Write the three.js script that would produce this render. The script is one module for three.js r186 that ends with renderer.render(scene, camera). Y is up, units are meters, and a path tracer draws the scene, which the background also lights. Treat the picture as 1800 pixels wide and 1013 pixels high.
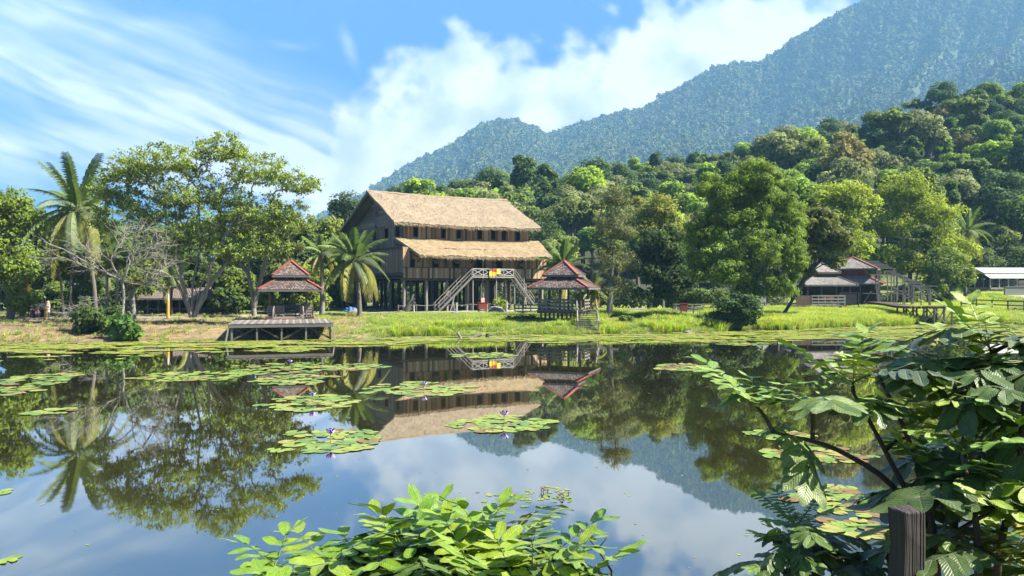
import * as THREE from 'three';
import { MarchingCubes } from 'three/addons/objects/MarchingCubes.js';
import { createNoise2D, createNoise3D } from 'simplex-noise';

// ------------------------------------------------------------------ camera, sky, sun, exposure
const F = 1386, HZ = 502, EYE = 4;                     // focal length in photo pixels, horizon row, eye height over the water
const scene = new THREE.Scene();
const camera = new THREE.PerspectiveCamera(2 * Math.atan(506.5 / F) * 180 / Math.PI, 1800 / 1013, 0.1, 9000);
camera.position.set(0, EYE, 0);
camera.setViewOffset(1800, 1013, 0, 4.5, 1800, 1013);
const renderer = new THREE.WebGLRenderer({ antialias: true });
renderer.toneMapping = THREE.LinearToneMapping;
renderer.toneMappingExposure = 4.7;
renderer.shadowMap.enabled = true;
const SUN = new THREE.Vector3(0.86, 0.95, 0.16).normalize();
const sun = new THREE.DirectionalLight(new THREE.Color(1.0, 0.93, 0.82), 4.9);
sun.position.copy(SUN).multiplyScalar(300); sun.target.position.set(0, 0, -80);
sun.position.add(sun.target.position);
sun.castShadow = true; sun.shadow.mapSize.set(4096, 4096);
Object.assign(sun.shadow.camera, { left: -180, right: 180, top: 180, bottom: -180, near: 1, far: 900 });
scene.add(sun, sun.target);
scene.fog = new THREE.FogExp2(new THREE.Color(0.27, 0.60, 0.96), 0.00021);

// ------------------------------------------------------------------ random numbers and noise
function mulberry(a) { return () => { a |= 0; a = a + 0x6D2B79F5 | 0; let t = Math.imul(a ^ a >>> 15, 1 | a); t = t + Math.imul(t ^ t >>> 7, 61 | t) ^ t; return ((t ^ t >>> 14) >>> 0) / 4294967296; }; }
const n2 = createNoise2D(mulberry(11)), n3 = createNoise3D(mulberry(12));
const fbm = (x, y, o = 4) => { let s = 0, a = 0.5; for (let i = 0; i < o; i++) { s += a * n2(x, y); x = x * 2.03 + 17.1; y = y * 2.03 - 9.3; a *= 0.5; } return s; };
const clamp = (x, a = 0, b = 1) => Math.min(b, Math.max(a, x)), lerp = (a, b, t) => a + (b - a) * t;
const sstep = (a, b, x) => { const t = clamp((x - a) / (b - a)); return t * t * (3 - 2 * t); };
const V = (x, y, z) => new THREE.Vector3(x, y, z);
function curve(pts) { return (x) => { if (x <= pts[0][0]) return pts[0][1]; for (let i = 1; i < pts.length; i++) if (x <= pts[i][0]) { const [a, b] = pts[i - 1], [c, d] = pts[i]; return b + (d - b) * (x - a) / (c - a); } return pts[pts.length - 1][1]; }; }
const X = (px, D) => (px - 900) / F * D;
const at = (px, py, D) => V(X(px, D), EYE + (HZ - py) / F * D, -D);

// ------------------------------------------------------------------ the sky: air, cirrus and a cumulus bank over the mountain
{
  const W = 4096, Hh = 2048, data = new Float32Array(W * Hh * 4);
  const top = curve([[380, 420], [520, 330], [570, 245], [600, 190], [625, 130], [680, 75], [740, 75], [790, 62], [840, 34], [880, 60], [920, 62], [980, 52], [1030, 28], [1070, 52], [1110, 8], [1180, -30], [1400, -60], [1700, -20], [2200, 60], [2900, 200]]);
  const band = (px, py, x0, y0, x1, y1, w) => { const dx = x1 - x0, dy = y1 - y0, l = Math.hypot(dx, dy), a = ((px - x0) * dx + (py - y0) * dy) / l, c = ((py - y0) * dx - (px - x0) * dy) / l; return Math.exp(-(c * c) / (w * w)) * sstep(l + 200, l - 100, a); };
  const put = (row, col, w, h, dx, dy, dz) => {
    const el = Math.asin(dy), g = clamp(el / 1.2);
    const k = Math.pow(1 - g, 3.2);
    let r = lerp(0.0, 0.022, k), gg = lerp(0.021, 0.082, k), b = lerp(0.125, 0.19, k);
    let cov = 0, shade = 0;
    const s = 1 / (dy + 0.22), gx = dx * s, gz = dz * s;
    const front = dz < -0.2 ? sstep(1.45, 0.95, Math.abs(dx / dz)) * sstep(0.75, 0.5, dy / -dz) : 0;
    if (front < 1) {
      const q = fbm(gx * 1.1 + 3, gz * 1.1, 4), c1 = sstep(0.02, 0.42, q);
      cov = c1 * 0.9; shade = clamp(fbm(gx * 2 + 40, gz * 2, 3) + 0.4);
    }
    if (front > 0) {
      const px = 900 + F * dx / -dz, py = HZ - F * dy / -dz;
      const wx = px + 60 * fbm(px / 160, py / 160, 3), wy = py + 34 * fbm(px / 200 + 9, py / 200, 2);
      const det = fbm(px / 120, py / 105, 6), big = fbm(px / 330 + 5, py / 300, 3);
      const edge = wy - top(wx) + det * 75 + big * 45 - 12;
      let cum = sstep(-10, 75, edge);
      cum *= sstep(-190, 330, px + det * 160 + (py - 200) * 0.6 - 380) * lerp(1, 0.72, sstep(0.05, 0.35, -det) * sstep(900, 600, px));
      // hair-like ice cloud drawn out along one wind
      const u = (px * 0.93 + py * 0.36), v = (-px * 0.36 + py * 0.93) + 12 * fbm(px / 400, py / 400 + 3, 2);
      const hair = 0.5 + 0.5 * fbm(u / 460, v / 38, 5) + 0.28 * fbm(u / 200, v / 80, 3);
      let ice = 0.95 * band(px, py + 10 * n2(px / 300, 5), -60, 75, 640, 315, 44) + 0.6 * band(px, py, 330, 120, 660, 250, 62) + 0.85 * band(px, py + 12 * n2(px / 260, 9), -200, 205, 520, 330, 34) + 0.35 * band(px, wy, 0, 5, 330, 60, 20) + 0.55 * band(px, wy, -100, 300, 640, 320, 40) + 0.4 * band(px, py, 60, 170, 520, 290, 60);
      ice += 0.25 * Math.exp(-(((px - 520) / 45) ** 2) - ((py - 78) / 9) ** 2) * 2 * hair + 0.5 * Math.exp(-(((px - 612 - (py - 80) * .3) / 12) ** 2) - ((py - 80) / 32) ** 2);
      ice = clamp((ice - .06) * (0.10 + 1.0 * clamp(hair)), 0, 0.8);
      const fc = 1 - (1 - clamp(cum)) * (1 - ice);
      const fs = clamp(0.5 + 1.2 * fbm(px / 170 + 21, py / 150 + 4, 5) - sstep(60, 0, edge) * .7 + sstep(60, 260, py) * 0.32 - 0.25) * cum;
      cov = lerp(cov, fc, front); shade = lerp(shade, fs, front);
    }
    const glow = Math.max(0, dx * SUN.x + dy * SUN.y + dz * SUN.z), gl = 0.08 * Math.pow(glow, 8);
    r += gl; gg += gl; b += gl * .8;
    const cr = lerp(0.262, 0.155, shade), cg = lerp(0.258, 0.17, shade), cb = lerp(0.258, 0.192, shade);
    r = lerp(r, cr, cov); gg = lerp(gg, cg, cov); b = lerp(b, cb, cov);
    for (let j = 0; j < h; j++) for (let i = 0; i < w; i++) { const o = ((row + j) * W + col + i) * 4; data[o] = r; data[o + 1] = gg; data[o + 2] = b; data[o + 3] = 1; }
  };
  const dirAt = (row, col) => { const up = (row / Hh - 0.5) * Math.PI, ro = (col / W - 0.5) * 2 * Math.PI; return [Math.cos(ro) * Math.cos(up), Math.sin(up), Math.sin(ro) * Math.cos(up)]; };
  for (let row = 0; row < Hh; row += 8) for (let col = 0; col < W; col += 8) {
    const [dx, dy, dz] = dirAt(row + 4, col + 4);
    if (dy < -0.02) { for (let j = 0; j < 8; j++) for (let i = 0; i < 8; i++) { const o = ((row + j) * W + col + i) * 4; data[o] = 0.12; data[o + 1] = 0.14; data[o + 2] = 0.1; data[o + 3] = 1; } continue; }
    const inner = dz < -0.5 && Math.abs(dx / dz) < 0.72 && dy / -dz < 0.44;
    const n = inner ? 1 : dz < -0.2 && Math.abs(dx / dz) < 1.5 && dy / -dz < 0.8 ? 4 : 8;
    for (let j = 0; j < 8; j += n) for (let i = 0; i < 8; i += n) put(row + j, col + i, n, n, ...dirAt(row + j + n / 2, col + i + n / 2).map((v, q) => q === 1 ? Math.max(v, 0.001) : v));
  }
  const sky = new THREE.DataTexture(data, W, Hh, THREE.RGBAFormat, THREE.FloatType);
  sky.mapping = THREE.EquirectangularReflectionMapping; sky.magFilter = THREE.LinearFilter; sky.minFilter = THREE.LinearFilter; sky.needsUpdate = true;
  scene.background = sky; scene.environment = sky;
}

// ------------------------------------------------------------------ textures and materials
const wrapNoise = (seed) => { const r = mulberry(seed), N = 64, g = new Float32Array(N * N).map(() => r()); return (x, y, p) => { const xi = Math.floor(x), yi = Math.floor(y), fx = x - xi, fy = y - yi, m = (a) => ((a % p) + p) % p, G = (a, b) => g[(m(b) % N) * N + (m(a) % N)], sx = fx * fx * (3 - 2 * fx), sy = fy * fy * (3 - 2 * fy); return lerp(lerp(G(xi, yi), G(xi + 1, yi), sx), lerp(G(xi, yi + 1), G(xi + 1, yi + 1), sx), sy); }; };
const wn = wrapNoise(5), wn2 = wrapNoise(6);
function tex(w, h, f) {
  const d = new Uint8Array(w * h * 4);
  for (let y = 0; y < h; y++) for (let x = 0; x < w; x++) { const c = f(x / w, y / h), o = (y * w + x) * 4; for (let k = 0; k < 3; k++) d[o + k] = 255 * clamp(Array.isArray(c) ? c[k] : c); d[o + 3] = 255; }
  const t = new THREE.DataTexture(d, w, h); t.wrapS = t.wrapT = THREE.RepeatWrapping; t.magFilter = THREE.LinearFilter; t.minFilter = THREE.LinearMipmapLinearFilter; t.generateMipmaps = true; t.needsUpdate = true; return t;
}
const rep = (t, x, y) => { const c = t.clone(); c.repeat.set(x, y); c.needsUpdate = true; return c; };
const T = {
  grain: tex(256, 256, (u, v) => { const a = wn(u * 32, v * 2, 32) * .5 + wn2(u * 64, v * 4, 64) * .3 + wn(u * 8, v * 8, 8) * .35; return 0.5 + 0.55 * a; }),
  blotch: tex(256, 256, (u, v) => { let s = 0; for (let k = 2, a = .5; k < 64; k *= 2, a *= .6) s += a * wn(u * k, v * k, k); return 0.55 + 0.5 * s; }),
  fine: tex(512, 512, (u, v) => { let s = 0; for (let k = 8, a = .4; k <= 64; k *= 2, a *= .85) s += a * wn2(u * k, v * k, k); return 0.35 + 0.62 * s; }),
  thatch: tex(512, 512, (u, v) => { const a = wn(u * 64, v * 8, 64) * .5 + wn2(u * 64 + 3, v * 16, 64) * .5, c = wn(u * 8, v * 8, 8), e = ((v * 8) % 1); return 0.5 + 0.38 * a + 0.25 * c - (e < .14 ? 0.10 * (1 - e / .14) : 0); }),
  ripple: tex(512, 512, (u, v) => { let s = 0; for (let k = 4, a = .5; k <= 32; k *= 2, a *= .5) s += a * wn(u * k * 1, v * k, k); return s; }),
  leafSkin: tex(128, 256, (u, v) => { const m = Math.abs(u - .5), rib = Math.exp(-m * m * 1500), sv = Math.exp(-(((((v * 11 - m * 5) % 1) + 1) % 1 - .5) ** 2) * 90) * .18, bl = wn(u * 8, v * 16, 16) * .35 + wn2(u * 24, v * 48, 48) * .15, edge = sstep(.36, .5, m + .1 * wn(u * 6, v * 12, 12)), spot = sstep(.80, .86, wn2(u * 14 + 3, v * 28 + 5, 28)), k = .66 + bl + .3 * rib + sv; return [clamp(k * lerp(1, 1.05, edge) * lerp(1, .75, spot)), clamp(k * lerp(1, .86, edge) * lerp(1, .5, spot)), clamp(k * lerp(1, .6, edge) * lerp(1, .5, spot))]; }),
  vein: tex(64, 128, (u, v) => { const m = Math.abs(u - .5), a = (v * 11 - m * 5) % 1; const k = Math.exp(-(((a + 1) % 1 - .5) ** 2) * 60); return clamp(0.45 + 0.35 * (1 - k) - 0.45 * Math.exp(-m * m * 700) + .1 * wn(u * 8, v * 16, 16)); }),
};
function mat(r, g, b, o = {}) { const m = new THREE.MeshPhysicalMaterial({ color: new THREE.Color().setRGB(r, g, b), roughness: 0.9, ...o }); return m; }
const wood = (r, g, b, o = {}) => mat(r, g, b, { map: T.grain, bumpMap: T.grain, bumpScale: 0.012, roughness: 0.88, ...o });
const M = {
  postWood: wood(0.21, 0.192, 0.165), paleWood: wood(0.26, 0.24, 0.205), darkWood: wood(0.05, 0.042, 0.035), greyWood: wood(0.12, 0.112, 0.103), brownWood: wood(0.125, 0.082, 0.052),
  planks: [[.37, .24, .14], [.27, .17, .095], [.41, .28, .17], [.18, .12, .072], [.31, .215, .14], [.38, .225, .12], [.09, .063, .044], [.45, .34, .23]].map((c) => wood(...c)),
  gable: [[.20, .155, .115], [.15, .118, .09], [.24, .19, .145], [.125, .10, .075]].map((c) => wood(...c)),
  thatch: mat(0.245, 0.195, 0.128, { map: rep(T.thatch, 1 / 4, 1 / 4), bumpMap: rep(T.thatch, 1 / 4, 1 / 4), bumpScale: 0.09, roughness: 1 }),
  thatchGold: mat(0.262, 0.197, 0.105, { map: rep(T.thatch, 1 / 4, 1 / 4), bumpMap: rep(T.thatch, 1 / 4, 1 / 4), bumpScale: 0.09, roughness: 1 }),
  straw: mat(0.25, 0.20, 0.128, { vertexColors: true, roughness: 1 }),
  dark: mat(0.015, 0.013, 0.012), concrete: mat(0.30, 0.285, 0.255, { map: rep(T.blotch, .3, .3), bumpMap: T.fine, bumpScale: 0.01 }),
  shingle: mat(1, 1, 1, { vertexColors: true, map: T.grain, roughness: 0.85 }), redPaint: mat(0.24, 0.055, 0.04, { map: T.blotch, roughness: 0.6 }),
  redBin: mat(0.22, 0.04, 0.018, { map: T.blotch, roughness: 0.7 }), white: mat(0.36, 0.36, 0.345, { map: T.blotch, roughness: 0.6 }),
  stone: mat(0.19, 0.175, 0.16, { map: T.blotch, bumpMap: T.fine, bumpScale: 0.05 }), stoneDark: mat(0.11, 0.10, 0.095, { map: T.blotch, bumpMap: T.fine, bumpScale: 0.05 }),
  bark: mat(0.13, 0.115, 0.092, { map: rep(T.grain, 2, .5), bumpMap: rep(T.grain, 2, .5), bumpScale: 0.04 }), barkPale: mat(0.21, 0.195, 0.165, { map: rep(T.grain, 2, .5), bumpMap: rep(T.grain, 2, .5), bumpScale: 0.03 }),
  barkDark: mat(0.06, 0.05, 0.042, { map: rep(T.grain, 2, .5), bumpMap: rep(T.grain, 2, .5), bumpScale: 0.03 }), bleached: mat(0.18, 0.17, 0.15, { roughness: 0.9 }),
  leaf: mat(1, 1, 1, { vertexColors: true, roughness: 1, specularIntensity: .25, transmission: 0.42, thickness: 0, side: THREE.DoubleSide }),
  leafFar: mat(1, 1, 1, { vertexColors: true, roughness: 0.85, side: THREE.DoubleSide, specularIntensity: .4 }),
  grass: mat(1, 1, 1, { vertexColors: true, roughness: 1, specularIntensity: .25, transmission: 0.5, thickness: 0, side: THREE.DoubleSide }),
  pad: [[.18, .255, .04], [.14, .225, .042], [.215, .26, .05], [.115, .19, .045], [.24, .25, .06]].map((c) => mat(...c, { roughness: 0.5, specularIntensity: .6, map: T.blotch, side: THREE.DoubleSide })),
  padBrown: mat(0.17, 0.105, 0.035, { roughness: 0.5, map: T.blotch, side: THREE.DoubleSide }), petal: mat(0.25, 0.18, 0.5, { roughness: 0.6, side: THREE.DoubleSide }),
};

// ------------------------------------------------------------------ mesh building and naming
const used = new Map();
function numbered(name) { const k = used.get(name) ?? 0; used.set(name, k + 1); return k ? name + '_' + String(k).padStart(3, '0') : name; }
class MB {
  constructor() { this.p = []; this.n = []; this.u = []; this.c = []; this.i = []; this.col = [1, 1, 1]; }
  v(p, n, u, w) { this.p.push(p.x, p.y, p.z); this.n.push(n.x, n.y, n.z); this.u.push(u, w); this.c.push(...this.col); return this.p.length / 3 - 1; }
  quad(a, b, c, d, us = 1, vs = 1, u0 = 0, v0 = 0) {
    const n = V().crossVectors(b.clone().sub(a), d.clone().sub(a)).normalize();
    const i = this.v(a, n, u0, v0); this.v(b, n, u0 + us, v0); this.v(c, n, u0 + us, v0 + vs); this.v(d, n, u0, v0 + vs);
    this.i.push(i, i + 1, i + 2, i, i + 2, i + 3);
  }
  tri(a, b, c) { const n = V().crossVectors(b.clone().sub(a), c.clone().sub(a)).normalize(); const i = this.v(a, n, 0, 0); this.v(b, n, 1, 0); this.v(c, n, .5, 1); this.i.push(i, i + 1, i + 2); }
  beam(a, b, w, h, up = V(0, 1, 0), w2 = w, h2 = h) {        // a squared bar from a to b
    const d = b.clone().sub(a), l = d.length(); d.normalize();
    if (Math.abs(d.dot(up)) > 0.95) up = V(0, 0, 1);
    const s = V().crossVectors(up, d).normalize(), t = V().crossVectors(d, s).normalize();
    const C = (o, x, y) => o.clone().addScaledVector(s, x).addScaledVector(t, y), A = [[-1, -1], [1, -1], [1, 1], [-1, 1]];
    const q = A.map(([x, y]) => C(a, x * w / 2, y * h / 2)), e = A.map(([x, y]) => C(b, x * w2 / 2, y * h2 / 2)), u0 = (a.x * 7.3 + a.z * 3.1 + b.y) % 1;
    for (let k = 0; k < 4; k++) { const m = (k + 1) % 4; this.quad(q[k], q[m], e[m], e[k], k % 2 ? h : w, l / 3, u0 + k * .3, u0); }
    this.quad(q[3], q[2], q[1], q[0], w, h); this.quad(e[0], e[1], e[2], e[3], w, h);
    return this;
  }
  box(x, y, z, sx, sy, sz) { return this.beam(V(x, y, z - sz / 2), V(x, y, z + sz / 2), sx, sy); }
  tube(pts, rad, sides = 6, cap = true) {
    const rings = []; let ref = null, len = 0;
    for (let k = 0; k < pts.length; k++) {
      const d = (pts[k + 1] ?? pts[k]).clone().sub(pts[k - 1] ?? pts[k]).normalize();
      if (!ref) ref = Math.abs(d.y) > .9 ? V(1, 0, 0) : V(0, 1, 0);
      const s = V().crossVectors(d, ref).normalize(); ref = V().crossVectors(s, d).normalize(); const t = ref.clone().negate();
      if (k) len += pts[k].distanceTo(pts[k - 1]);
      const r = typeof rad === 'number' ? rad : rad[k], row = [];
      for (let j = 0; j <= sides; j++) { const a = j / sides * 2 * Math.PI, n = s.clone().multiplyScalar(Math.cos(a)).addScaledVector(t, Math.sin(a)); row.push(this.v(pts[k].clone().addScaledVector(n, r), n, j / sides, len / 2)); }
      rings.push(row);
    }
    for (let k = 0; k + 1 < rings.length; k++) for (let j = 0; j < sides; j++) { const a = rings[k][j], b = rings[k][j + 1], c = rings[k + 1][j + 1], d = rings[k + 1][j]; this.i.push(a, b, c, a, c, d); }
    if (cap) for (const [k, sg] of [[0, -1], [pts.length - 1, 1]]) {
      const d = (sg > 0 ? pts[k].clone().sub(pts[k - 1]) : pts[0].clone().sub(pts[1])).normalize(), o = this.v(pts[k], d, .5, .5), first = this.p.length / 3;
      for (let j = 0; j <= sides; j++) { const w = rings[k][j] * 3; this.v(V(this.p[w], this.p[w + 1], this.p[w + 2]), d, .5, .5); }
      for (let j = 0; j < sides; j++) sg > 0 ? this.i.push(o, first + j, first + j + 1) : this.i.push(o, first + j + 1, first + j);
    }
    return this;
  }
  geo() {
    const g = new THREE.BufferGeometry();
    g.setAttribute('position', new THREE.BufferAttribute(new Float32Array(this.p), 3)); g.setAttribute('normal', new THREE.BufferAttribute(new Float32Array(this.n), 3));
    g.setAttribute('uv', new THREE.BufferAttribute(new Float32Array(this.u), 2)); g.setAttribute('color', new THREE.BufferAttribute(new Float32Array(this.c), 3));
    g.setIndex(new THREE.BufferAttribute(new Uint32Array(this.i), 1)); return g;
  }
  build(name, m, parent) { return mesh(name, this.geo(), m, parent); }
}
function mesh(name, g, m, parent) { const o = new THREE.Mesh(g, m); o.castShadow = o.receiveShadow = true; o.name = parent ? name : numbered(name); (parent ?? scene).add(o); return o; }
function tag(o, label, category, group, kind) { o.userData = { ...o.userData, label, category }; if (group) o.userData.group = group; if (kind) o.userData.kind = kind; return o; }
function thing(name, label, category, p, turn = 0, group) { const o = new THREE.Group(); o.name = numbered(name); scene.add(o); o.position.copy(p); o.rotation.y = turn; return tag(o, label, category, group); }
function copyOf(src, name, label, p, turn = 0, s = 1, group) { const c = src.clone(); c.name = numbered(name); scene.add(c); c.position.copy(p); c.rotation.y = turn; c.scale.setScalar(s); c.userData = { ...c.userData, label }; if (group) c.userData.group = group; return c; }
const structure = (o, label) => { o.userData.kind = 'structure'; o.userData.label = label; return o; };
const stuff = (o) => { o.userData.kind = 'stuff'; return o; };

// ------------------------------------------------------------------ the lie of the land
const shoreAt = curve([[-1200, 40], [-300, 51], [0, 54], [150, 55.5], [300, 57], [600, 58], [800, 62], [1000, 64], [1200, 67], [1400, 71], [1600, 78], [1750, 82], [2000, 66], [2600, 45]]);
const riseAt = curve([[-300, 7], [330, 8], [560, 15], [800, 20], [1200, 20], [1600, 26]]);
const treeTop = curve([[540, 470], [620, 400], [690, 338], [760, 318], [840, 296], [900, 292], [960, 303], [1030, 284], [1100, 276], [1200, 282], [1290, 252], [1340, 240], [1400, 232], [1480, 212], [1560, 196], [1620, 172], [1700, 150], [1800, 118], [2000, 70], [2600, 40]]);
const RIDGE = 270;
function H(x, z) {
  const D = -z, r = Math.hypot(x, z), Dc = Math.max(D, 22), px = 900 + F * x / Dc;
  const t = D - shoreAt(px) - 1.2 * n2(x * .12, z * .12), rise = riseAt(px);
  const far = t < 0 ? Math.max(-1.6, t * 0.14) : 0.9 * sstep(-rise * .5, rise, t) * sstep(0, 2, t) + Math.min(t, 1) * .04;
  const near = Math.max(-1.6, Math.min(2.35, 2.35 - 0.46 * D));
  const side = Math.max(-1.6, (Math.abs(x) - 95) * .2 < 0 ? -1.6 : Math.min(1.2, (Math.abs(x) - 95) * .12 - .2));
  let h = Math.max(far, near, side);
  if (D < 5) h = Math.max(near, Math.abs(x) > 60 ? side : near);
  if (h > 0.05) h += 0.07 * fbm(x * .35, z * .35, 3) * sstep(0, .5, h);
  if (D > 84 && px > 500) {
    const Y = Math.max(0, EYE + (HZ - treeTop(px)) / F * RIDGE - 18 - 5 * sstep(860, 700, px)), b = lerp(132, 118, sstep(1300, 1500, px)) + 18 * sstep(1640, 1720, px);
    const k = clamp((D - b) / (RIDGE - b));
    h += Y * (D < RIDGE ? Math.pow(k, 1.15) : 1 - 0.55 * sstep(RIDGE, 480, D)) + (k > 0 ? 3.5 * n2(x * .02, z * .02) * sstep(0, .3, k) * sstep(480, 300, D) : 0);
    h += 2.2 * sstep(98, 124, D) * sstep(1640, 1740, px) * (1 - sstep(150, 200, D));
  }
  return h;
}
const ground = (px, D) => { const x = X(px, D); return V(x, H(x, -D), -D); };
const terr = new MB();
{
  const angs = [], rad = [];
  for (let a = -180; a < 180;) { angs.push(a); a += Math.abs(a) < 37 ? 0.22 : Math.abs(a) < 50 ? 1 : 5; }
  for (let r = 0.4; r < 2400;) { rad.push(r); r += r < 12 ? .5 : r < 50 ? 2 : r < 100 ? .42 : r < 130 ? 1 : r < 320 ? 4 : r * .06; }
  const idx = (i, j) => i * rad.length + j, mixc = (a, b, t) => a.map((v, k) => lerp(v, b[k], t));
  for (const a of angs) for (const r of rad) {
    const x = r * Math.sin(a * Math.PI / 180), z = -r * Math.cos(a * Math.PI / 180), h = H(x, z), D = -z, px = 900 + F * x / Math.max(D, 22);
    const nz = fbm(x * .15, z * .15, 4), nf = fbm(x * .9, z * .9, 3);
    let c = mixc([.24, .172, .085], [.145, .10, .05], sstep(-.1, .3, nz + nf * .5));                            // dry earth
    const gr = mixc([.20, .25, .025], [.115, .17, .022], sstep(-.3, .3, nz + nf));
    const green = clamp(sstep(560, 760, px + nz * 160) + sstep(-.15, .25, nz + nf * .5) * .42 * sstep(250, 500, px));
    c = mixc(c, gr, D > 20 ? green : .5);
    if (h < 0.16) c = mixc(c, [.11, .10, .05], sstep(.16, 0, h));
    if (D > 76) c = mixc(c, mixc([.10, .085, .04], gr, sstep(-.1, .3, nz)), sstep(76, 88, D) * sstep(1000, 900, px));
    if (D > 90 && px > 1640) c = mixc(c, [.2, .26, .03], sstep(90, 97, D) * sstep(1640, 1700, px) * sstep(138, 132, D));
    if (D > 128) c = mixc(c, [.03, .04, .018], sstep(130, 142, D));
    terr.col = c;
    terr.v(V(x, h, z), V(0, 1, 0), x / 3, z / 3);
  }
  for (let i = 0; i < angs.length; i++) for (let j = 0; j + 1 < rad.length; j++) { const k = (i + 1) % angs.length; terr.i.push(idx(i, j), idx(k, j + 1), idx(i, j + 1), idx(i, j), idx(k, j), idx(k, j + 1)); }
  const g = terr.geo(); g.computeVertexNormals();
  structure(mesh('ground', g, mat(1, 1, 1, { vertexColors: true, map: T.fine, bumpMap: T.fine, bumpScale: 0.08, roughness: 1 })), 'dry earth and grass ground around the pond');
}
// the pond
{
  const g = new THREE.CircleGeometry(140, 64); g.rotateX(-Math.PI / 2);
  const uv = g.attributes.uv, p = g.attributes.position; for (let i = 0; i < p.count; i++) uv.setXY(i, p.getX(i) / 6, p.getZ(i) / 6);
  const w = mesh('pond_water', g, mat(0.020, 0.0175, 0.004, { roughness: 0.015, ior: 2.2, clearcoat: 1, clearcoatRoughness: 0.015, bumpMap: T.ripple, bumpScale: 0.003 }));
  w.position.set(0, 0, -20); structure(w, 'still dark olive pond water mirroring the sky');
}

// ------------------------------------------------------------------ leaves, trees, palms
const rndDir = (r) => { const y = r() * 2 - 1, a = r() * 6.2832, s = Math.sqrt(1 - y * y); return V(Math.cos(a) * s, y, Math.sin(a) * s); };
function addLeaf(mb, p, n, dir, len, wid, nv) {
  const s = V().crossVectors(dir, n).normalize(), m = p.clone().addScaledVector(dir, len * .5).addScaledVector(n, -len * .06);
  const l = m.clone().addScaledVector(s, -wid / 2), r = m.clone().addScaledVector(s, wid / 2), t = p.clone().addScaledVector(dir, len).addScaledVector(n, -len * .16);
  const i = mb.v(p, nv, .5, 0); mb.v(r, nv, 1, .5); mb.v(t, nv, .5, 1); mb.v(l, nv, 0, .5);
  mb.i.push(i, i + 1, i + 2, i, i + 2, i + 3);
}
const yellow = [1.55, 1.22, .55];
function clump(mb, R, c, r, o) {            // leaves spread through an ellipsoid
  const tint = 1 + (R() - .5) * (o.tintVar ?? .3), yl = Math.max(0, R() - .55) * (o.yellow ?? .6);
  for (let k = 0; k < o.n; k++) {
    const d = rndDir(R); if (o.up && d.y < -.15 && R() < o.up) d.y = -d.y;
    const rad = (o.shell ?? .5) + (1 - (o.shell ?? .5)) * R(), p = V(c.x + d.x * r.x * rad, c.y + d.y * r.y * rad, c.z + d.z * r.z * rad);
    const n = d.clone().multiplyScalar(.75).add(rndDir(R).multiplyScalar(.7)); n.y += .35; n.normalize();
    let dir = V().crossVectors(n, rndDir(R)).normalize(); if (o.droop) { dir.y -= o.droop; dir.addScaledVector(n, -dir.dot(n)).normalize(); }
    const b = tint * (1 + (R() - .5) * .5), y = yl + (R() < .06 ? .5 : 0);
    mb.col = o.col.map((v, i) => v * b * lerp(1, yellow[i], y));
    const s = 1 + (R() - .5) * .5;
    addLeaf(mb, p, n, dir, o.len * s, o.wid * s, n.clone().multiplyScalar(.55).addScaledVector(d, .45).normalize());
  }
}
// grow limbs from a trunk to every clump, each joined to the nearest limb below it
function limbs(mb, R, trunks, targets, r0, rmin, wig = .12) {
  const N = [];
  for (const tr of trunks) { let par = -1; for (const p of tr) { N.push({ p, par, w: 0 }); par = N.length - 1; } }
  const root = trunks[0][0], T2 = targets.slice().sort((a, b) => a.distanceTo(root) - b.distanceTo(root));
  for (const t of T2) {
    let best = 0, bc = 1e9;
    for (let k = 0; k < N.length; k++) { const n = N[k], d = n.p.distanceTo(t), up = t.y - n.p.y, c = d + (up < 0 ? -up * 1.6 : 0) + (n.root ? 1 : 0); if (c < bc && k > 0) { bc = c; best = k; } }
    const a = N[best].p, L = a.distanceTo(t), seg = Math.max(2, Math.min(5, Math.round(L / 1.1))); let par = best;
    for (let s = 1; s <= seg; s++) { const f = s / seg, p = a.clone().lerp(t, f); if (s < seg) p.add(rndDir(R).multiplyScalar(L * wig * .5)).add(V(0, L * .07 * Math.sin(f * 3.14), 0)); N.push({ p, par, w: 0 }); par = N.length - 1; }
    N[par].tip = true;
  }
  for (let k = N.length - 1; k >= 0; k--) { if (N[k].tip || N[k].w === 0) N[k].w += 1; if (N[k].par >= 0) N[N[k].par].w += N[k].w; }
  const W = Math.max(...N.map((n) => n.w)), rad = (n) => Math.max(rmin, r0 * Math.pow(n.w / W, .48));
  N.forEach((n) => { if (n.par < 0) return; const a = N[n.par], ra = Math.min(rad(a), rad(n) * 1.5); mb.tube([a.p, n.p], [a.par < 0 ? ra * 1.35 : ra, rad(n)], rad(n) > .09 ? 8 : 5, false); });
}
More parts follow.
